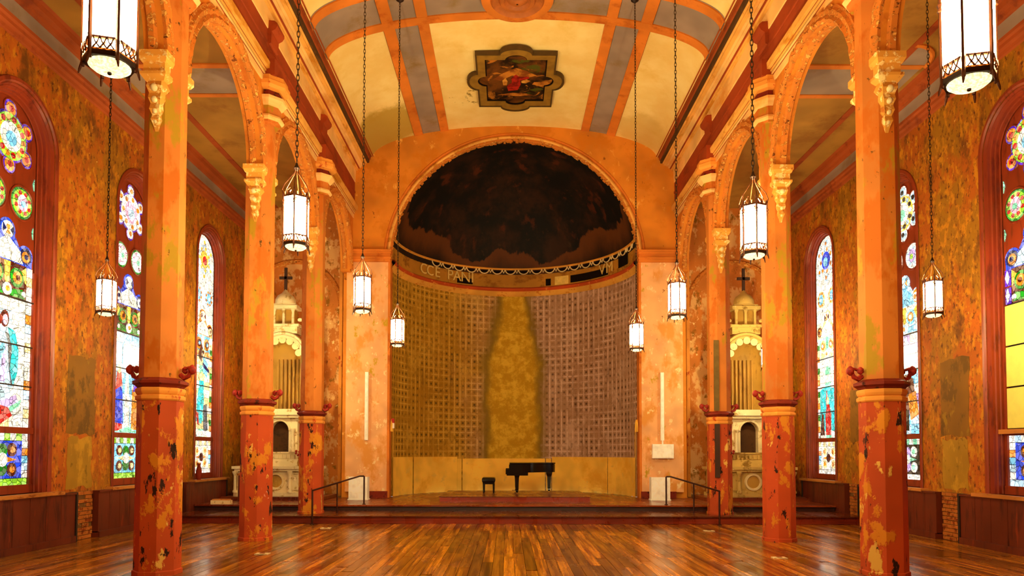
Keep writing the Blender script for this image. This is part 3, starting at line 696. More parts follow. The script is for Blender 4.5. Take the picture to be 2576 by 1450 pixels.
cl_lab = {(-1, 10.1): 'nearest left column, octagonal, olive-stained orange shaft above a flaking red base', (-1, 14.0): 'middle left octagonal column, pinkish shaft with black scars on its red base', (-1, 17.9): 'farthest left octagonal pink column standing on the low step by the handrail',
          (1, 10.1): 'nearest right column, octagonal, pale lit side face and flaking orange base', (1, 14.0): 'middle right octagonal orange column with peeling yellow base', (1, 17.9): 'farthest right octagonal orange column on the step, dark board on its side',
          (-1, 6.2): 'left column just outside the frame', (1, 6.2): 'right column just outside the frame', (-1, 2.3): 'left column level with the viewer', (1, 2.3): 'right column level with the viewer', (-1, -1.6): 'left column behind the viewer', (1, -1.6): 'right column behind the viewer'}
for sg in (-1, 1):
    for c in COLY:
        zb = STEP1 if c == 17.9 else 0
        co = empty('column', (sg * W, c, zb)); tag(co, cl_lab[(sg, c)], 'column', 'octagonal columns of the nave arcades')
        for nm, me in (('upper_shaft', sh), ('collar_rings', cl1), ('collar_cap', cl2), ('capital', cp1), ('necking', cp3), ('capital_bell', cp4), ('recess_shade', cp5), ('abacus', cp2), ('lower_shaft', shl)):
            o = link(nm, me, co, (-sg * .11 if nm in ('capital', 'abacus', 'necking', 'capital_bell', 'recess_shade') else 0, 0, -zb if nm != 'lower_shaft' else 0))
        if zb: o.scale = (1, 1, (2.44 - zb) / 2.44)
        if c > 3:
            for d in (1, -1):
                for nm, me in zip(('console_cap', 'console_body', 'console_drop'), BR):
                    o = link(nm, me, co, (0, -d * .24, 7.22 - zb)); o.rotation_euler = (0, 0, 0 if d > 0 else pi)
            for a in (0, pi):
                o = link('scroll_ornament', SCN, co, (.27 * cos(a), 0, 2.80 - zb)); o.rotation_euler = (0, 0, a)
        if sg > 0 and c == 17.9:
            MB().box(-.2, -.08, -.29, -.25, 2.75 - zb, 4.5 - zb).build('cover_board', 'board_olive', co)
            MB().box(-.2, -.08, -.32, -.28, 1.1 - zb, 2.42 - zb).build('cover_board', 'board_brown', co)

# ------------------------------------------------------------------ stained glass windows
def make_window(idx, sg, yc, pal, label):
    wx = A + .24                                     # glass plane
    fn = lambda u, v, q: (sg * (wx - q), yc + (u if sg < 0 else -u), v)
    root = empty('window_%d' % idx, (sg * wx, yc, WZ0)); root.location = (0, 0, 0); struct(root, label)
    prs = [(.87, 0.24), (.85, .24), (.83, .20), (.81, .20), (.80, .16), (.77, .15), (.765, .10), (.74, .09), (.73, .04), (.70, .03)]
    path = []
    path.append(lambda a, b: fn(-a, WZ0, b))
    for i in range(29):
        t = pi - pi * i / 28
        path.append(lambda a, b, t=t: fn(a * cos(t), WSP + a * sin(t), b))
    path.append(lambda a, b: fn(a, WZ0, b))
    MB().sweep(prs, path).build('jamb_moulding', 'window_wood', root, 25, fix=False)
    MB().sweep([(.97, .255), (.96, .27), (.90, .275), (.87, .25)], path).build('outer_architrave', 'window_wood', root, 25, fix=False)
    MB().plate([arch_loop(0, .87, WZ0, WSP, 28)], fn, -.03, .0).build('backing', 'lead', root)
    def pane(pts, col, lay=0, nm='pane'): return MB().plate([pts], fn, .012 * lay, .012 * lay + .011).build(nm, 'glass_' + col, root)
    def wood(loops, w0, w1, nm): return MB().plate(loops, fn, w0, w1).build(nm, 'window_wood', root)
    def rim(pts, r=.02, q=.03): MB().tube([fn(u, v, q) for u, v in pts], r, 5, True).build('rim', 'window_wood', root, 60)
    P = pal
    plate_on = P.get('tracery', True)
    # tracery board over the head
    if plate_on: wood([arch_loop(0, .72, 4.55, WSP, 24)], 0, .012, 'tracery_board')
    else: pane(arch_loop(0, .70, 4.3, WSP, 24), P['field'][0], 0)
    # rails and sill frame
    wood([rect(-.72, .72, 2.02, 2.13)], 0, .08, 'transom'); wood([rect(-.72, .72, WZ0, 1.13)], 0, .08, 'bottom_rail')
    wood([rect(-.72, -.66, 1.13, 4.9)], 0, .06, 'stile'); wood([rect(.66, .72, 1.13, 4.9)], 0, .06, 'stile')
    # rose
    rc = (0, 7.10)
    for i in range(6):
        a = pi / 2 + i * pi / 3; c = (rc[0] + .48 * cos(a), rc[1] + .48 * sin(a))
        pane(circ(*c, .155, 14), P['rose'][0], 1); pane(circ(*c, .115, 12), P['rose'][1], 2); pane(circ(*c, .055, 8), P['rose'][2], 3)
        if plate_on: rim(circ(*c, .165, 14), .014, .02)
    pane(circ(*rc, .435, 28), P['rose'][0], 1.5); pane(circ(*rc, .395, 28), P['rose'][3], 2.2)
    for i in range(14):
        a = i * pi / 7; pane(circ(rc[0] + .315 * cos(a), rc[1] + .315 * sin(a), .055, 8), P['rose'][2] if i % 2 else P['rose'][1], 3)
    pane(circ(*rc, .25, 20), P['rose'][4], 3); pane(circ(rc[0], rc[1] - .04, .13, 12), P['rose'][5], 4)
    # two oculi
    for s in (-1, 1):
        c = (s * .34, 6.06)
        pane(circ(*c, .275, 20), P['ocu'][0], 1); pane(circ(*c, .235, 20), P['ocu'][1], 2)
        for i in range(8): a = (i + .5) * pi / 4; pane(circ(c[0] + .18 * cos(a), c[1] + .18 * sin(a), .04, 7), P['ocu'][2], 3)
        pane(circ(*c, .125, 14, .15), P['ocu'][3], 3); pane(circ(c[0], c[1] - .02, .06, 8), P['ocu'][4], 4)
        if plate_on:
            rim(circ(*c, .30, 20), .02, .02)
            for v in (6.5, 5.62): pane([(s * .62, v), (s * .66, v - .12), (s * .66, v + .1)], 'mint', 1.2)
    # main light: trefoil head
    pane(circ(0, 5.50, .20, 16), P['head'][0], 1.2); pane(circ(0, 5.50, .145, 14), P['head'][1], 2.2)
    for s in (-1, 1):
        pane(circ(s * .47, 5.15, .19, 16), P['head'][0], 1.2); pane(circ(s * .47, 5.15, .145, 14), P['head'][3], 2.2)
        pane(circ(s * .45, 5.13, .10, 12), P['head'][2], 3.2); pane(circ(s * .45, 5.13, .05, 8), P['head'][3], 4.2)
        pane([(s * .05, 5.5), (s * .13, 5.58), (s * .13, 5.43)], P['head'][3], 3.2)
    pane([(-.04, 5.58), (.04, 5.58), (.02, 5.5), (.05, 5.42), (-.05, 5.42), (-.02, 5.5)], P['head'][2], 3.2)
    pane([(-.64, 4.9), (-.64, 5.1), (-.36, 5.2), (-.2, 5.42), (.2, 5.42), (.36, 5.2), (.64, 5.1), (.64, 4.9)], P['head'][0], 1.1)
    for k in range(4):
        u0, u1 = -.4 + .2 * k, -.4 + .2 * (k + 1) - .012; hh = lambda u: 5.40 - abs(u) * .62
        pane([(u0, 4.99), (u1, 4.99), (u1, hh(u1)), (u0, hh(u0))], P['head'][1], 2)
    zb = 2.13
    def canopy(v):
        pane(rect(-.50, .50, v, v + .61), P['can'][3], 1.4)
        for s in (-1, 1):
            pane(circ(s * .25, v + .36, .17, 14), P['can'][1], 2.4); pane(circ(s * .25, v + .36, .11, 12), P['can'][2], 3.4); pane(circ(s * .25, v + .36, .05, 8), P['can'][3], 4.4)
            pane([(s * .08, v + .02), (s * .46, v + .02), (s * .40, v + .18), (s * .16, v + .15)], P['can'][1], 2.4)
            pane([(s * .36, v + .5), (s * .48, v + .58), (s * .48, v + .3)], P['can'][4], 2.4); pane(circ(s * .42, v + .1, .05, 8), P['can'][0], 3.4)
        pane([(-.07, v + .6), (.07, v + .6), (.05, v + .28), (0, v + .2), (-.05, v + .28)], P['can'][4], 3)
        pane(circ(0, v + .12, .11, 12), P['can'][0], 3.4); pane(circ(0, v + .12, .05, 8), P['can'][2], 4.4)
    if P.get('blind'):
        for s in (-1, 1):
            for v0 in (4.36, 4.68): pane(rect(s * .585 - .07, s * .585 + .07, v0, v0 + .29), 'violet', 2); pane([(s * .585 - .05, v0 + .15), (s * .585, v0 + .03), (s * .585 + .05, v0 + .15), (s * .585, v0 + .27)], 'white', 3)
        canopy(4.36)
        for (a, b) in ((3.62, 4.33), (2.89, 3.59), (2.15, 2.86)): MB().plate([rect(-.66, .66, a, b)], fn, .02, .045).build('blind_panel', 'blind_yellow', root)
        MB().plate([rect(-.74, .74, 2.05, 2.13)], fn, .05, .16).build('shelf_ledge', 'ledge_wood', root)
    else:
        # border of small lights
        n = 17
        for s in (-1, 1):
            for i in range(n):
                v0 = zb + (4.97 - zb) * i / n; v1 = zb + (4.97 - zb) * (i + 1) / n - .012
                pane(rect(s * .59 - .065, s * .59 + .065, v0, v1), P['border'][i % len(P['border'])], 1.4)
        # canopy
        canopy(4.36)
        # field of quarries
        rows_ = 10; h = (4.35 - zb) / rows_
        for r in range(rows_):
            for c in range(3):
                pane(rect(-.51 + .34 * c, -.51 + .34 * (c + 1) - .01, zb + h * r, zb + h * (r + 1) - .01), P['field'][(r * 2 + c * 3 + (r * c) % 2) % len(P['field'])], 1.4)
        for v in (4.35, 3.55, 2.85): MB().plate([rect(-.66, .66, v - .012, v + .012)], fn, .05, .065).build('saddle_bar', 'lead', root)
        for (pts, col, lay) in P['fig']: pane([(u, 2.14 + (v - 2.14) * 1.14) for u, v in pts], col, lay, 'figure_pane')
    # lower panel
    q = P['low']
    for i in range(9):
        u0 = -.66 + 1.32 * i / 9; u1 = u0 + 1.32 / 9 - .01
        pane(rect(u0, u1, 1.90, 2.02), q[0] if i % 2 else q[1], 1); pane(rect(u0, u1, 1.13, 1.24), q[0], 1)
    for s in (-1, 1):
        for i in range(5): v0 = 1.25 + .65 * i / 5; pane(rect(s * .59 - .07, s * .59 + .07, v0, v0 + .12), (q[1], 'ice', 'sky', 'amber', 'white')[i], 1)
    pane(rect(-.51, .51, 1.25, 1.89), q[2], 1)
    for a in range(4):
        t = pi / 4 + a * pi / 2; c = (.34 * cos(t) * 1.05, 1.57 + .24 * sin(t))
        pane(circ(*c, .12, 10), q[3], 2); pane(circ(*c, .06, 8), q[4], 3)
    pane(circ(0, 1.72, .13, 10), q[5], 2.4); pane(circ(0, 1.42, .13, 10), q[5], 2.4)
    pane(circ(0, 1.57, .12, 12), q[6], 3.4); pane([(-.36, 1.57), (0, 1.5), (.36, 1.57), (0, 1.64)], q[4], 2.8)
    return root
def ell(cx, cy, rx, ry, n=12): return circ(cx, cy, rx, n, ry)
figA = [([(-.02, 3.55), (.06, 3.4), (.1, 3.0), (.16, 2.75), (.24, 2.75), (.2, 3.1), (.16, 3.5)], 'grey', 3.0), ([(-.06, 3.3), (.02, 3.35), (.0, 2.8), (-.1, 2.8)], 'lilac', 3.0), ([(-.2, 3.6), (-.26, 3.1), (-.34, 2.75), (.2, 2.72), (.24, 3.2), (.16, 3.62)], 'ice', 2.4), ([(.05, 3.62), (.22, 3.58), (.32, 3.3), (.3, 2.95), (.2, 2.75), (.12, 3.0), (.16, 3.3)], 'teal', 3.4), ([(-.3, 3.1), (-.05, 3.4), (0, 3.3), (-.22, 2.95)], 'sky', 3.4),
        (ell(-.02, 3.74, .1, .13), 'brown', 2.6), (ell(-.02, 3.72, .055, .08), 'pink', 3.6), ([(-.5, 2.35), (-.1, 2.5), (.3, 2.62), (.36, 2.5), (0, 2.28), (-.4, 2.2)], 'lilac', 2.4), ([(-.35, 2.2), (-.1, 2.45), (.1, 2.42), (.2, 2.3), (-.1, 2.16)], 'red', 3.4), ([(.1, 2.42), (.42, 2.55), (.36, 2.45), (.16, 2.36)], 'mint', 3.6)]
figB = [([(-.12, 2.2), (-.08, 2.9), (-.05, 3.3), (.05, 3.3), (.08, 2.9), (.12, 2.2)], 'white', 2.4), ([(-.5, 2.2), (-.5, 2.9), (-.36, 3.15), (-.2, 2.95), (-.16, 2.3)], 'blue', 2.6), ([(-.48, 2.95), (-.42, 3.3), (-.28, 3.32), (-.22, 3.05)], 'red', 3.2), (ell(-.36, 3.36, .07, .09), 'cream', 3.6), ([(-.5, 2.16), (-.5, 2.32), (-.2, 2.3), (-.2, 2.16)], 'red', 3.2),
        ([(.2, 2.2), (.22, 3.0), (.36, 3.2), (.5, 3.0), (.5, 2.2)], 'amber', 2.6), ([(.24, 2.95), (.3, 3.3), (.42, 3.3), (.48, 3.0)], 'violet', 3.2), (ell(.36, 3.38, .07, .09), 'cream', 3.6), ([(-.2, 3.85), (-.2, 3.4), (.2, 3.4), (.2, 3.85), (0, 4.05)], 'sky', 2.2), ([(-.5, 2.14), (0, 2.26), (.5, 2.14)], 'mint', 3.8)]
figC = [([(-.15, 3.5), (-.3, 3.0), (-.34, 2.5), (0, 2.45), (.12, 3.0), (.08, 3.5)], 'teal', 2.4), ([(-.4, 2.75), (-.3, 2.45), (-.2, 2.4), (-.24, 2.7)], 'red', 3.4), ([(.1, 2.9), (.32, 2.95), (.4, 2.3), (.14, 2.25)], 'grey', 2.6), (ell(-.05, 3.62, .08, .1), 'cream', 3.4), ([(-.3, 4.1), (-.1, 4.4), (.05, 4.2), (-.1, 3.95)], 'brown', 3.4), ([(.05, 4.1), (.35, 3.95), (.3, 3.6), (.1, 3.7)], 'sky', 2.6), ([(.0, 3.95), (.4, 3.8), (.4, 3.72), (0, 3.85)], 'navy', 3.6), ([(-.5, 2.14), (.5, 2.14), (.5, 2.28), (-.5, 2.28)], 'white', 3)]
figD = [([(-.14, 2.2), (-.16, 2.7), (-.06, 2.95), (.08, 2.95), (.18, 2.7), (.16, 2.2)], 'red', 2.6), (ell(0, 3.04, .07, .09), 'cream', 3.4), ([(-.5, 2.3), (-.5, 3.3), (-.2, 3.4), (.2, 3.35), (.5, 3.3), (.5, 2.3)], 'teal', 2), ([(-.5, 2.2), (-.4, 2.75), (-.28, 2.7), (-.24, 2.2)], 'brown', 2.6), ([(-.06, 3.3), (-.1, 2.9), (-.02, 3.15)], 'red', 3.6)]
figE = [([(-.5, 2.2), (-.5, 3.1), (-.2, 3.25), (.1, 3.0), (.1, 2.2)], 'dark', 2.6), ([(-.2, 3.1), (.0, 3.3), (.3, 3.2), (.4, 2.6), (.0, 2.6)], 'brown', 3.2), ([(.1, 2.9), (.4, 2.95), (.5, 2.5), (.2, 2.4)], 'amber', 3.6), ([(-.5, 3.4), (0, 3.6), (.5, 3.45), (.5, 3.3), (0, 3.4), (-.5, 3.25)], 'teal', 2.8), (ell(.05, 3.12, .07, .09), 'cream', 4.2)]
blueborder = ['navy', 'white', 'sky', 'violet', 'cream']; paleborder = ['white', 'cream', 'ice', 'amber', 'white']
PALS = [dict(rose=['violet', 'amber', 'red', 'lime', 'white', 'sky'], ocu=['green', 'lime', 'red', 'pink', 'sky'], head=['blue', 'white', 'amber', 'navy'], border=['white', 'cream', 'white', 'ice', 'amber', 'white', 'white'], can=['white', 'green', 'amber', 'brown', 'yellow'], field=['white', 'ice', 'white', 'cream', 'white', 'lilac'], fig=figA, low=['lime', 'white', 'blue', 'brown', 'amber', 'green', 'white']),
        dict(rose=['violet', 'white', 'amber', 'white', 'pink', 'ice'], ocu=['green', 'white', 'pink', 'white', 'mint'], head=['blue', 'white', 'white', 'navy'], border=blueborder, can=['white', 'green', 'amber', 'brown', 'yellow'], field=['ice', 'sky', 'ice', 'white', 'sky'], fig=figB, low=['lime', 'white', 'sky', 'brown', 'cream', 'green', 'white']),
        dict(rose=['white', 'white', 'yellow', 'ice', 'yellow', 'red'], ocu=['white', 'ice', 'amber', 'sky', 'ice'], head=['amber', 'white', 'cream', 'brown'], border=['white', 'amber', 'green', 'cream'], can=['cream', 'amber', 'brown', 'sky', 'white'], field=['white', 'ice', 'cream', 'mint'], fig=figC, low=['white', 'cream', 'white', 'cream', 'amber', 'white', 'brown'], tracery=False),
        dict(rose=['violet', 'amber', 'red', 'lime', 'white', 'sky'], ocu=['green', 'lime', 'red', 'pink', 'mint'], head=['blue', 'ice', 'amber', 'navy'], border=blueborder, can=['white', 'green', 'amber', 'brown', 'yellow'], field=['white'], fig=[], low=['ice', 'white', 'blue', 'brown', 'amber', 'green', 'yellow'], blind=True),
        dict(rose=['white', 'ice', 'dark', 'yellow', 'white', 'mint'], ocu=['white', 'white', 'ice', 'lilac', 'lime'], head=['ice', 'sky', 'white', 'amber'], border=['white', 'navy', 'ice', 'dark'], can=['ice', 'sky', 'amber', 'white', 'yellow'], field=['ice', 'sky', 'lilac', 'ice', 'white'], fig=figE, low=['white', 'mint', 'dark', 'white', 'mint', 'lilac', 'white']),
        dict(rose=['white', 'ice', 'amber', 'white', 'blue', 'sky'], ocu=['white', 'cream', 'amber', 'sky', 'ice'], head=['cream', 'white', 'amber', 'brown'], border=['white', 'amber', 'cream', 'green'], can=['white', 'cream', 'amber', 'ice', 'mint'], field=['white', 'ice', 'white', 'mint'], fig=figD, low=['white', 'cream', 'white', 'cream', 'amber', 'white', 'brown'], tracery=False)]
wlab = ['nearest left arched stained glass window with a blue-robed figure', 'middle left arched stained glass window half hidden by the column', 'farthest left arched stained glass window with turquoise figure', 'nearest right arched window with blank yellow panels in the middle', 'middle right arched stained glass window with a dark figure scene', 'farthest right arched stained glass window with a red figure']
for i in range(3): make_window(i + 1, -1, YW[i], PALS[i], wlab[i])
for i in range(3): make_window(i + 4, 1, YW[i], PALS[i + 3], wlab[i + 3])

# ------------------------------------------------------------------ wainscots, ledges, exposed brick
tn = 7
bm_ = MB().box(0, .035, 0, .205, 0, .065).mesh('brick', 'brick')
for sg, wall, side in ((-1, wl, 'left'), (1, wr, 'right')):
    for i, yc in enumerate(YW):
        y0, y1 = yc - (1.62 if i else 1.9), yc + 1.52
        if i == 2: y1 = yc + .95
        t = empty('trim_%d' % tn); tn += 1; struct(t, 'dark red-brown board wainscot under the %s window of the %s aisle' % (('nearest', 'middle', 'farthest')[i], side))
        zt = .9; nb = 8; fx = A - .14
        for j in range(nb):
            a, b = y0 + (y1 - y0) * j / nb, y0 + (y1 - y0) * (j + 1) / nb - .008
            MB().box(min(sg * fx, sg * A), max(sg * fx, sg * A), a, b, .1, zt).build('board', 'wainscot_wood', t)
        MB().box(min(sg * (fx - .03), sg * A), max(sg * (fx - .03), sg * A), y0, y1, 0, .12).build('base_rail', 'wainscot_wood', t)
        MB().box(min(sg * (fx - .02), sg * A), max(sg * (fx - .02), sg * A), y1, y1 + .05, 0, zt + .04).build('end_post', 'lead', t)
        MB().box(min(sg * (fx - .03), sg * (A + .2)), max(sg * (fx - .03), sg * (A + .2)), yc - 1.15, yc + 1.15, zt + .02, zt + .08).build('window_ledge', 'ledge_wood', t)
        MB().box(min(sg * (fx - .02), sg * A), max(sg * (fx - .02), sg * A), y0, y1, zt, zt + .035).build('cap_rail', 'wainscot_wood', t)
    for (b0, b1) in ((13.64, 14.32), (17.52, 18.2)):
        MB().box(min(sg * (A - .012), sg * A), max(sg * (A - .012), sg * A), b0, b1, 0, .94).build('mortar_bed', 'mortar', wall)
        for r in range(12):
            y = b0 + random.uniform(0, .04) - (.1 if r % 2 else 0); z = .01 + r * .078
            while y < b1 - .05:
                if random.random() > .07:
                    o = link('brick', bm_, wall, (sg * A - (.0 if sg > 0 else -.0) - (.035 - random.uniform(0, .012) if sg > 0 else random.uniform(0, .012)), y + .0, z)); o.scale = (1, min(1, (b1 - y) / .205), 1)
                y += .217

layered('ghost_dark', '805410', [('62400a', (3, 3, 2), .5, .62), ('8a6410', (5, 5, 3), .58, .66)], bump=.1)
layered('ghost_olive', 'a07418', [('b4841c', (3, 3, 2), .5, .62), ('7a5a0c', (5, 5, 3), .58, .66)], bump=.1)
for sg, wall in ((-1, wl), (1, wr)):
    for (ya, yb, za, zb_, mt) in ((13.45, 14.35, 2.05, 3.55, 'ghost_dark'), (13.5, 14.3, 1.02, 1.98, 'ghost_olive'), (17.5, 18.15, 2.0, 3.3, 'ghost_dark')):
        pts = []
        for (p, q) in (((ya, za), (yb, za)), ((yb, za), (yb, zb_)), ((yb, zb_), (ya, zb_)), ((ya, zb_), (ya, za))):
            for i in range(6): t = i / 6; pts.append((p[0] + (q[0] - p[0]) * t + random.uniform(-.04, .04), p[1] + (q[1] - p[1]) * t + random.uniform(-.04, .04)))
        MB().plate([pts], lambda u, v, q: (sg * (A - q), u, v), 0, .004).build('plaster_patch', mt, wall)

# ------------------------------------------------------------------ lanterns
def lantern(loc, ztop, label, grp):
    x, y, z = loc; lantern.k += 1
    root = empty('lantern', loc); tag(root, label, 'lantern', grp); root.rotation_euler.z = radians((-15, 17, 8, -6, 22, 3, -10, 14, 4, -20, 9, 26)[lantern.k % 12])
    if not hasattr(lantern, 'parts'):
        P_ = []; R = .145
        hexa = [(cos(pi / 6 + i * pi / 3), sin(pi / 6 + i * pi / 3)) for i in range(6)]
        for i in range(6):
            a, b = Vector((*hexa[i], 0)), Vector((*hexa[(i + 1) % 6], 0)); mid = (a + b) / 2; nrm = mid.normalized(); tan = (b - a).normalized()
            m = MB(); hw = .058; pts = [(-hw, .135), (hw, .135), (hw, .50)] + [(hw * cos(pi * j / 8), .50 + .05 * sin(pi * j / 8)) for j in range(1, 8)] + [(-hw, .50)]
            rr = R * .855
            m.plate([pts], lambda u, v, q: tuple(nrm * (rr + q) + tan * u + Vector((0, 0, v))), 0, .004); P_.append(('glass_pane', m.mesh('glass_pane', 'lamp_glass')))
            m = MB()                              # pierced band
            for k in range(3):
                u0 = -.055 + k * .037
                for s in (-1, 1):
                    c0 = nrm * (rr + .012) + tan * (u0 + (0 if s > 0 else .037)) + Vector((0, 0, .055)); c1 = nrm * (rr + .012) + tan * (u0 + (.037 if s > 0 else 0)) + Vector((0, 0, .125))
                    m.tube([c0, (c0 + c1) / 2 + nrm * .004 + tan * .008 * s, c1], .005, 4)
            P_.append(('pierced_band', m.mesh('pierced_band', 'lantern_bronze')))
            m = MB(); m.tube([a * R * 1.0 + Vector((0, 0, h)) for h in (.0, .1, .50, .58)], [.011, .013, .012, .014], 6)
            m.lathe([(.008, .46), (.02, .47), (.014, .49), (.022, .51), (.01, .53)], tuple(a * R), 6)
            m.tube([a * R + Vector((0, 0, .03)), a * R * 1.1 + Vector((0, 0, -.02)), a * R * 1.14 + Vector((0, 0, -.045))], [.010, .008, .004], 5)
            P_.append(('rib', m.mesh('rib', 'lantern_bronze')))
            m = MB(); m.tube([a * R * 1.02 + Vector((0, 0, .57)), a * R * 1.12 + Vector((0, 0, .63)), a * R * .95 + Vector((0, 0, .70)), a * R * .55 + Vector((0, 0, .78)), a * R * .2 + Vector((0, 0, .85)), a * .015 + Vector((0, 0, .90))], [.007, .006, .005, .005, .005, .006], 5)
            m.tube([a * R * .6 + Vector((0, 0, .58)), a * R * .75 + Vector((0, 0, .64)), a * R * .5 + Vector((0, 0, .68))], .006, 5)
            P_.append(('crown_arm', m.mesh('crown_arm', 'lantern_bronze')))
        def hexring(r0, r1, z0, z1, nm, mt):
            m = MB(); m.lathe([(r0, z0), (r1, z0), (r1, z1), (r0, z1), (r0, z0)], (0, 0, 0), 6, pi / 6, cap=False); P_.append((nm, m.mesh(nm, mt)))
        hexring(.115, .150, .02, .05, 'bottom_rim', 'lantern_dark'); hexring(.12, .146, .05, .062, 'gilt_rim', 'brass'); hexring(.125, .146, .122, .134, 'band_rail', 'lantern_bronze'); hexring(.10, .152, .555, .575, 'top_rim', 'lantern_bronze')
        m = MB()
        for i in range(12):
            a = pi / 6 + i * pi / 6; r = .14 if i % 2 == 0 else .124; m.lathe([(.012, .57), (.014, .59), (.004, .62)], (r * cos(a), r * sin(a), 0), 5)
        P_.append(('cresting', m.mesh('cresting', 'lantern_bronze')))
        m = MB(); m.lathe([(.118, .035), (.115, .012), (.09, -.008), (.05, -.018), (.004, -.02)], (0, 0, 0), 24, cap=False); P_.append(('bowl', m.mesh('bowl', 'lamp_bowl', 60)))
        m = MB(); m.lathe([(.004, -.035), (.012, -.03), (.012, -.018)], (0, 0, 0), 8); P_.append(('finial', m.mesh('finial', 'lantern_dark'))); m = MB(); m.lathe([(.02, .885), (.035, .91), (.02, .94), (.012, .97)], (0, 0, 0), 8); P_.append(('crown_hub', m.mesh('crown_hub', 'lantern_dark')))
        lantern.parts = P_
    for nm, me in lantern.parts:
        o = link(nm, me, root)
        if nm == 'cresting': o['kind'] = 'stuff'
    ld = bpy.data.lights.new('bulb', 'POINT'); ld.energy = BULB_W if abs(x) < 5 else BULB_W * .3; ld.color = LAMP_COL; ld.shadow_soft_size = .04
    lo = bpy.data.objects.new('bulb', ld); COL.objects.link(lo); lo.parent = root; lo.location = (0, 0, .53)
    # chain of alternating links
    m = MB(); zz = .97; L = ztop - z; k = 0
    while zz < L - .02:
        h = .075; pts = [(.016 * cos(2 * pi * i / 8), 0, zz + h / 2 + (h / 2 + .006) * sin(2 * pi * i / 8)) if k % 2 else (0, .016 * cos(2 * pi * i / 8), zz + h / 2 + (h / 2 + .006) * sin(2 * pi * i / 8)) for i in range(8)]
        m.tube(pts, .0055, 4, True); zz += h - .012; k += 1
    m.build('chain', 'chain_iron', root)['kind'] = 'stuff'
    MB().lathe([(.09, L), (.085, L - .03), (.05, L - .05), (.015, L - .09)], (0, 0, 0), 12).build('ceiling_rose', 'lantern_dark', root, 50)
    return root
lantern.k = -1
XL = 2.57
YL = [4.2, 7.95, 11.6, 15.3]
names = ['largest, cut by the top edge', 'second largest, before the altar', 'third largest, before the chancel pilaster', 'smallest, before the apse edge']
for i, y in enumerate(YL):
    for sg in (-1, 1):
        lantern((sg * XL, y, 3.99 if sg < 0 else 3.90), vault(XL), 'lit lantern in the %s nave row, %s' % ('left' if sg < 0 else 'right', names[i]), 'nave lanterns')
for y, nm in ((11.65, 'before the mottled wall between two windows'), (19.2, 'mostly hidden behind a column near the altar')):
    for sg in (-1, 1): lantern((sg * 6.78, y, 3.95), AC, 'lit lantern in the %s aisle, %s' % ('left' if sg < 0 else 'right', nm), 'aisle lanterns')

# ------------------------------------------------------------------ platform, piano, bench
pf_ = empty('platform', (0, 20.06, STAGE)); tag(pf_, 'low wooden platform in the apse under the grand piano', 'platform')
MB().box(-2.1, 2.1, 0, 3.2, 0, PLAT - STAGE - .02).build('riser', 'riser_wood', pf_)
for i in range(16): MB().box(-2.12, 2.12, -.02 + i * .203, -.02 + (i + 1) * .203 - .004, PLAT - STAGE - .02, PLAT - STAGE).build('board', 'stage_wood', pf_)
pn = empty('grand_piano', (-.25, 22.1, PLAT)); tag(pn, 'black grand piano with closed lid standing on the apse platform', 'piano')
def plan(g=0):
    p = [(.12 - g, -.72 - g), (.50, -.72 - g)]
    for i in range(13):
        t = i / 12; p.append((.50 + .95 * t, -.72 - g + .62 * (3 * t * t - 2 * t ** 3)))
    p += [(1.50 + g, -.02), (1.52 + g, .2), (1.49 + g, .42), (1.40, .60 + g), (1.2, .70 + g), (.12 - g, .72 + g)]
    return p
fz = lambda u, v, q: (u, v, q)
MB().plate([plan()], fz, .635, .875).build('case', 'black_lacquer', pn)
MB().plate([plan(.015)], fz, .885, .925).build('lid', 'black_lacquer', pn)
MB().plate([plan(-.02)], fz, .875, .885).build('lid_gap', 'near_black', pn)
MB().box(-.01, .14, -.74, .74, .585, .64).box(-.01, .16, -.76, -.68, .585, .735).box(-.01, .16, .68, .76, .585, .735).box(.02, .66, -.70, .70, .545, .64).build('keybed', 'black_lacquer', pn)
MB().box(.09, .14, -.68, .68, .66, .87).build('fallboard', 'black_lacquer', pn)
MB().box(.0, .1, -.66, .66, .64, .665).build('keys', 'piano_ivory', pn)
legm = MB().lathe([(.085, .0), (.085, .06), (.06, .1), (.05, .3), (.055, .42), (.09, .52), (.10, .56)], n=8, ph=pi / 8); legm = MB().lathe([(.04, .0), (.055, .04), (.05, .07), (.066, .09), (.072, .25), (.085, .45), (.135, .545), (.14, .60)], n=4, ph=pi / 4).mesh('leg', 'black_lacquer')
cas = MB().lathe([(.025, -.02), (.025, .02)], n=10, axis='Y').mesh('caster', 'brass', 40)
for (lx, ly) in ((.33, -.58), (.33, .58), (1.34, .30)):
    l = link('leg', legm, pn, (lx, ly, .04)); link('caster', cas, l, (0, 0, -.01))
MB().box(.30, .34, -.09, -.06, .1, .56).box(.30, .34, .06, .09, .1, .56).box(.28, .38, -.14, .14, .07, .12).build('pedal_lyre', 'black_lacquer', pn)
for yy in (-.08, 0, .08): MB().box(.18, .30, yy - .015, yy + .015, .07, .08).build('pedal', 'brass', pn)
bn = empty('piano_bench', (-.78, 22.1, PLAT)); tag(bn, 'small black padded bench left of the grand piano', 'bench')
cu = MB(); cu.lathe([(.19, .32), (.21, .36), (.215, .42), (.20, .46), (.17, .475)], n=4, ph=pi / 4); cu.v = [(x * 1.35, y * 2.3, z) for x, y, z in cu.v]; cu.build('cushion', 'black_lacquer', bn)
MB().box(-.18, .18, -.33, .33, .27, .33).build('apron', 'black_lacquer', bn)
for sx in (-1, 1):
    for sy in (-1, 1): MB().lathe([(.02, 0), (.026, .2), (.032, .3)], (sx * .15, sy * .30, 0), 6).build('leg', 'black_lacquer', bn)

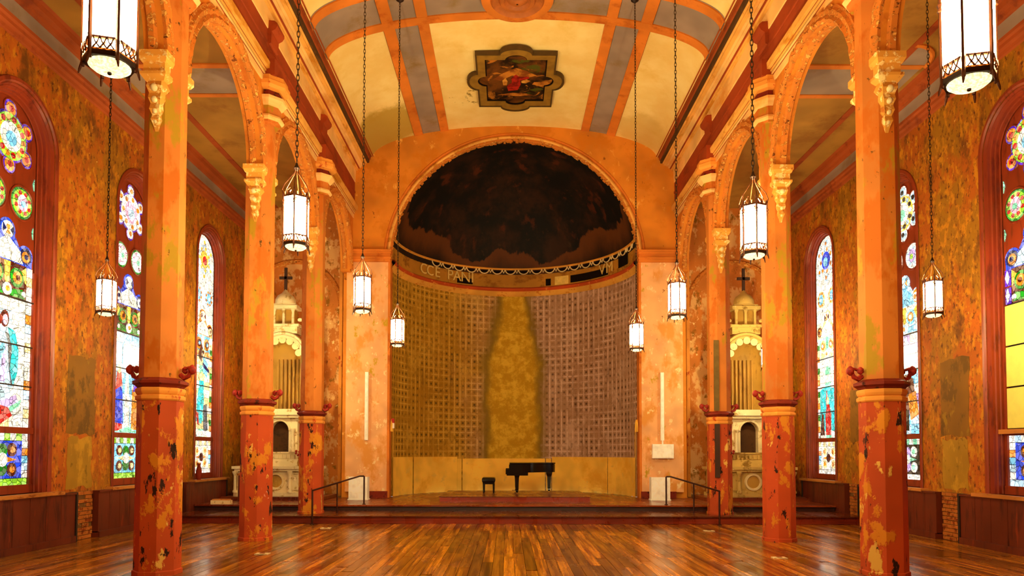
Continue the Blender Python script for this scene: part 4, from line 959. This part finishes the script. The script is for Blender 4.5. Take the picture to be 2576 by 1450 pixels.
# ------------------------------------------------------------------ handrails
for sg, lb in ((-1, 'dark iron handrail on the steps in front of the left white box'), (1, 'dark iron handrail on the steps in front of the right white box')):
    h = empty('handrail', (sg * 4.0, 18.9, 0)); h.location = (0, 0, 0); tag(h, lb, 'handrail')
    P1 = Vector((sg * 3.98, 18.9, 1.08)); P0 = Vector((sg * 4.82, 17.0, .80)); Q = P1 + Vector((sg * .12, -.0, 0))
    MB().tube([P0 + Vector((0, 0, 0)), P0 + (Q - P0) * .5, Q, P1], .022, 8).build('top_rail', 'rail_iron', h, 60)
    MB().tube([(P1.x, P1.y, STAGE), tuple(P1)], .022, 8).build('post', 'rail_iron', h, 60)
    MB().tube([(P0.x, P0.y, 0), tuple(P0)], .022, 8).build('post', 'rail_iron', h, 60)
    mp = P0 + (Q - P0) * .5; MB().tube([(mp.x, mp.y, STEP1), tuple(mp)], .018, 8).build('post', 'rail_iron', h, 60)
    for p, z in ((P1, STAGE), (P0, 0)): MB().lathe([(.05, 0), (.05, .012), (.02, .02)], (p.x, p.y, z), 10).build('foot_plate', 'rail_iron', h)

# ------------------------------------------------------------------ side altars
def altar(sg, label):
    y0 = 20.75
    r = empty('side_altar', (sg * 6.92, y0, STAGE)); tag(r, label, 'altar')
    mb = lambda: MB()
    def B(nm, m, mat=None, par=None, sm=None): return m.build(nm, mat or ('marble_cream' if sg < 0 or nm.startswith('taber') else 'marble_shade'), par or r, sm)
    B('footpace', mb().box(-1.5, 1.5, -.45, 1.2, 0, .1), 'stage_wood')
    B('plinth', mb().box(-1.2, 1.2, -.04, .9, .1, .20))
    B('altar_block', mb().box(-1.12, 1.12, .04, .9, .20, .82))
    B('altar_slab', mb().box(-1.24, 1.24, -.10, .9, .88, .96).box(-1.18, 1.18, -.05, .9, .82, .88))
    for x in (-.75, .75):
        B('relief_panel', mb().plate([rect(x - .3, x + .3, .27, .77), rect(x - .25, x + .25, .31, .73)], lambda u, v, q: (u, .04 - q, v), 0, .03))
        B('relief_leaf', mb().lathe([(.16, 0), (.10, -.03), (.03, -.01), (.01, -.04)], (x, .04, .52), 8, axis='Y', cap=False), sm=40)
    B('wreath', mb().tube([(.22 * cos(2 * pi * i / 20), .03, .52 + .22 * sin(2 * pi * i / 20)) for i in range(20)], .045, 6, True), 'scallop_white', sm=60)
    B('wreath_field', mb().lathe([(.19, .035), (.19, .03), (.1, .02), (.005, .015)], (0, 0, .52), 16, axis='Y', cap=False), 'niche_gold')
    for x in (-1.16, -.42, .42, 1.16):
        c = B('colonnette', mb().lathe([(.07, .20), (.07, .25), (.045, .28), (.04, .68), (.05, .72), (.08, .78), (.08, .82)], (x, -.02, 0), 10), sm=40)
    B('gradine', mb().box(-1.1, 1.1, .30, .95, .96, 1.10).box(-1.05, 1.05, .36, .95, 1.10, 1.16).box(-1.0, 1.0, .42, .95, 1.16, 1.34).box(-1.04, 1.04, .38, .95, 1.34, 1.38))
    dent = mb()
    for i in range(16): dent.box(-.95 + i * .12, -.95 + i * .12 + .06, .36, .42, 1.18, 1.30)
    B('dentils', dent)
    # tabernacle
    f2 = lambda u, v, q: (u, .34 - q, v)
    B('tabernacle', mb().plate([[(-.52, 1.38), (-.26, 1.38)] + [(.26 * cos(pi - pi * i / 14), 2.02 + .26 * sin(pi * i / 14)) for i in range(15)] + [(.26, 1.38), (.52, 1.38), (.52, 2.38), (-.52, 2.38)]], f2, -.4, 0))
    B('tabernacle_recess', mb().box(-.3, .3, .55, .6, 1.38, 2.34), 'niche_dark')
    B('tabernacle_arch', mb().tube([(.29 * cos(pi * i / 14), .33, 2.02 + .29 * sin(pi * i / 14)) for i in range(15)], .035, 6), sm=60)
    for x in (-.4, .4): B('tabernacle_column', mb().lathe([(.06, 1.38), (.06, 1.44), (.045, 1.47), (.04, 1.95), (.07, 2.02), (.07, 2.06)], (x, .28, 0), 10), sm=40)
    B('tabernacle_cornice', mb().box(-.62, .62, .22, .7, 2.38, 2.46).box(-.68, .68, .17, .7, 2.46, 2.54).box(-.58, .58, .24, .7, 2.54, 2.64))
    # reredos wings
    for s in (-1, 1):
        B('reredos_wing', mb().box(min(s * .55, s * 1.0), max(s * .55, s * 1.0), .7, .95, 1.38, 2.5).box(min(s * .55, s * 1.1), max(s * .55, s * 1.1), .62, .95, 2.5, 2.6))
        B('wing_niche', mb().plate([arch_loop(s * .78, .13, 1.5, 2.15, 10)], lambda u, v, q: (u, .7 - q, v), 0, .01), 'niche_dark')
        B('wing_column', mb().lathe([(.09, 1.38), (.09, 1.5), (.06, 1.56), (.055, 2.3), (.1, 2.42), (.1, 2.5)], (s * 1.05, .66, 0), 10), sm=40)
        B('wing_urn', mb().lathe([(.07, 2.6), (.04, 2.66), (.1, 2.8), (.12, 2.92), (.06, 3.0), (.05, 3.06), (.02, 3.2)], (s * 1.0, .75, 0), 10), sm=50)
        sp = [(s * (.70 + .20 * t + .16 * cos(5 * t)), .78, 2.65 + 1.35 * (1 - t) + .1 * sin(5 * t)) for t in [i / 14 for i in range(15)]]
        B('wing_scroll', mb().tube(sp, [.05 + .04 * (i / 14) for i in range(15)], 6), sm=60)
        # tall shafts beside the niche
        B('niche_shaft', mb().lathe([(.09, 2.64), (.09, 2.72), (.055, 2.76), (.05, 4.05), (.09, 4.16), (.09, 4.22)], (s * .66, .52, 0), 10), sm=40)
        B('pinnacle', mb().lathe([(.1, 4.22), (.1, 4.34), (.06, 4.38), (.06, 4.62), (.09, 4.66), (.015, 5.05)], (s * .66, .52, 0), 8))
    # great niche
    B('niche_back', mb().lathe([(.55, 2.64), (.55, 4.3), (.45, 4.6), (.02, 4.85)], (0, .60, 0), 20, 0, 0, pi, cap=False), 'niche_gold', sm=50)
    B('niche_frame', mb().plate([[(-.74, 2.64), (-.55, 2.64)] + [(.55 * cos(pi - pi * i / 18), 4.22 + .55 * sin(pi * i / 18)) for i in range(19)] + [(.55, 2.64), (.74, 2.64)] + [(.74 * cos(pi * i / 18), 4.22 + .74 * sin(pi * i / 18)) for i in range(19)]], lambda u, v, q: (u, .6 - q, v), 0, .1))
    sw = mb()
    for i in range(7):
        a = pi * (i + .5) / 7; sw.lathe([(.11, -.04), (.1, .04), (.04, .07), (.01, .06)], (.50 * cos(a), .50, 4.22 + .50 * sin(a)), 10, axis='Y')
    B('lambrequin', sw, 'scallop_white', sm=50)
    B('arch_moulding', mb().tube([(.70 * cos(pi * i / 18), .5, 4.22 + .70 * sin(pi * i / 18)) for i in range(19)], .06, 6), sm=60)
    B('niche_folds', (lambda m: [m.box(-.42 + i * .12, -.38 + i * .12, .98, 1.06, 2.66, 4.2) for i in range(8)] and m)(mb()), 'niche_gold')
    # crowning aedicule
    B('attic', mb().box(-.42, .42, .5, .95, 4.92, 5.12).box(-.48, .48, .45, .95, 5.12, 5.2))
    for x in (-.28, 0, .28): B('attic_column', mb().lathe([(.06, 5.2), (.04, 5.26), (.04, 5.58), (.07, 5.66)], (x, .55, 0), 8), sm=40)
    B('attic_back', mb().box(-.3, .3, .65, .95, 5.2, 5.66), 'niche_gold')
    B('attic_cornice', mb().box(-.42, .42, .45, .95, 5.66, 5.76).box(-.36, .36, .5, .95, 5.76, 5.82))
    B('cupola', mb().lathe([(.32, 5.82), (.31, 5.95), (.24, 6.08), (.12, 6.16), (.06, 6.24), (.02, 6.3)], (0, .72, 0), 10), sm=40)
    B('cross', mb().box(-.04, .04, .69, .75, 6.26, 6.95).box(-.19, .19, .69, .75, 6.6, 6.68), 'board_brown')
    for s in (-1, 1):
        B('crest_scroll', mb().tube([(s * (.55 + .12 * cos(t)), .6, 5.1 + .3 * t / 4 + .12 * sin(t)) for t in [i * .5 for i in range(10)]], [.06 - .004 * i for i in range(10)], 6), sm=60)
    return r
altar(-1, 'tall cream marble side altar with arched niche at the left aisle end')
altar(1, 'tall cream side altar with painted golden shade and arched niche at the right aisle end')
for sg in (-1, 1):       # flower bunch by the altar
    v = empty('flower_vase', (sg * 6.3, 20.95, STAGE + .96)); tag(v, 'small vase of dark red flowers on the %s altar' % ('left' if sg < 0 else 'right'), 'vase')
    MB().lathe([(.04, 0), (.06, .1), (.03, .2), (.05, .26)], n=10).build('vase', 'brass', v, 50)
    fl_ = MB()
    for i in range(9): a = i * 2.4; q = .05 + .01 * i; fl_.lathe([(.01, -.04), (.045, 0), (.01, .04)], (q * cos(a), q * sin(a), .3 + .02 * i), 6)
    fl_.build('blooms', 'flower_red', v, 60)

# ------------------------------------------------------------------ small things
for i, (x, y, lb) in enumerate(((-4.29, 12.03, 'small pale floor outlet plate right of the middle left column'), (-4.27, 16.12, 'small pale floor outlet plate before the left steps'), (4.22, 11.68, 'small pale floor outlet plate near the middle right column foot'), (4.2, 15.69, 'small pale floor outlet plate before the right steps'))):
    p = empty('floor_plate', (x, y, .001)); tag(p, lb, 'floor outlet', 'brass floor outlets')
    MB().box(-.11, .11, -.08, .08, 0, .012).build('plate', 'marble_cream', p)
    MB().box(-.04, .04, -.03, .03, .012, .018).build('cover', 'brass', p)
g = empty('low_block', (-7.75, 18.95, STAGE)); tag(g, 'small pale block lying on the stage edge by the left wainscot', 'block')
MB().box(-.25, .25, -.1, .1, 0, .1).build('block', 'marble_cream', g); MB().box(-.22, .22, -.08, .08, .1, .13).build('top', 'ledge_wood', g)
g = empty('rail_post', (-7.65, 20.0, STAGE)); tag(g, 'short wooden post standing between the left wainscot and the altar', 'post')
MB().box(-.05, .05, -.05, .05, 0, .72).build('shaft', 'wainscot_wood', g); MB().box(-.07, .07, -.07, .07, .72, .78).build('cap', 'ledge_wood', g)
g = empty('votive_vase', (-8.32, 18.85, .98)); tag(g, 'dark red vase on the ledge of the farthest left window', 'vase')
MB().lathe([(.05, 0), (.08, .12), (.07, .25), (.04, .36), (.05, .42)], n=10).build('body', 'collar_red', g, 50); MB().lathe([(.05, .42), (.045, .45)], n=10).build('rim', 'brass', g)
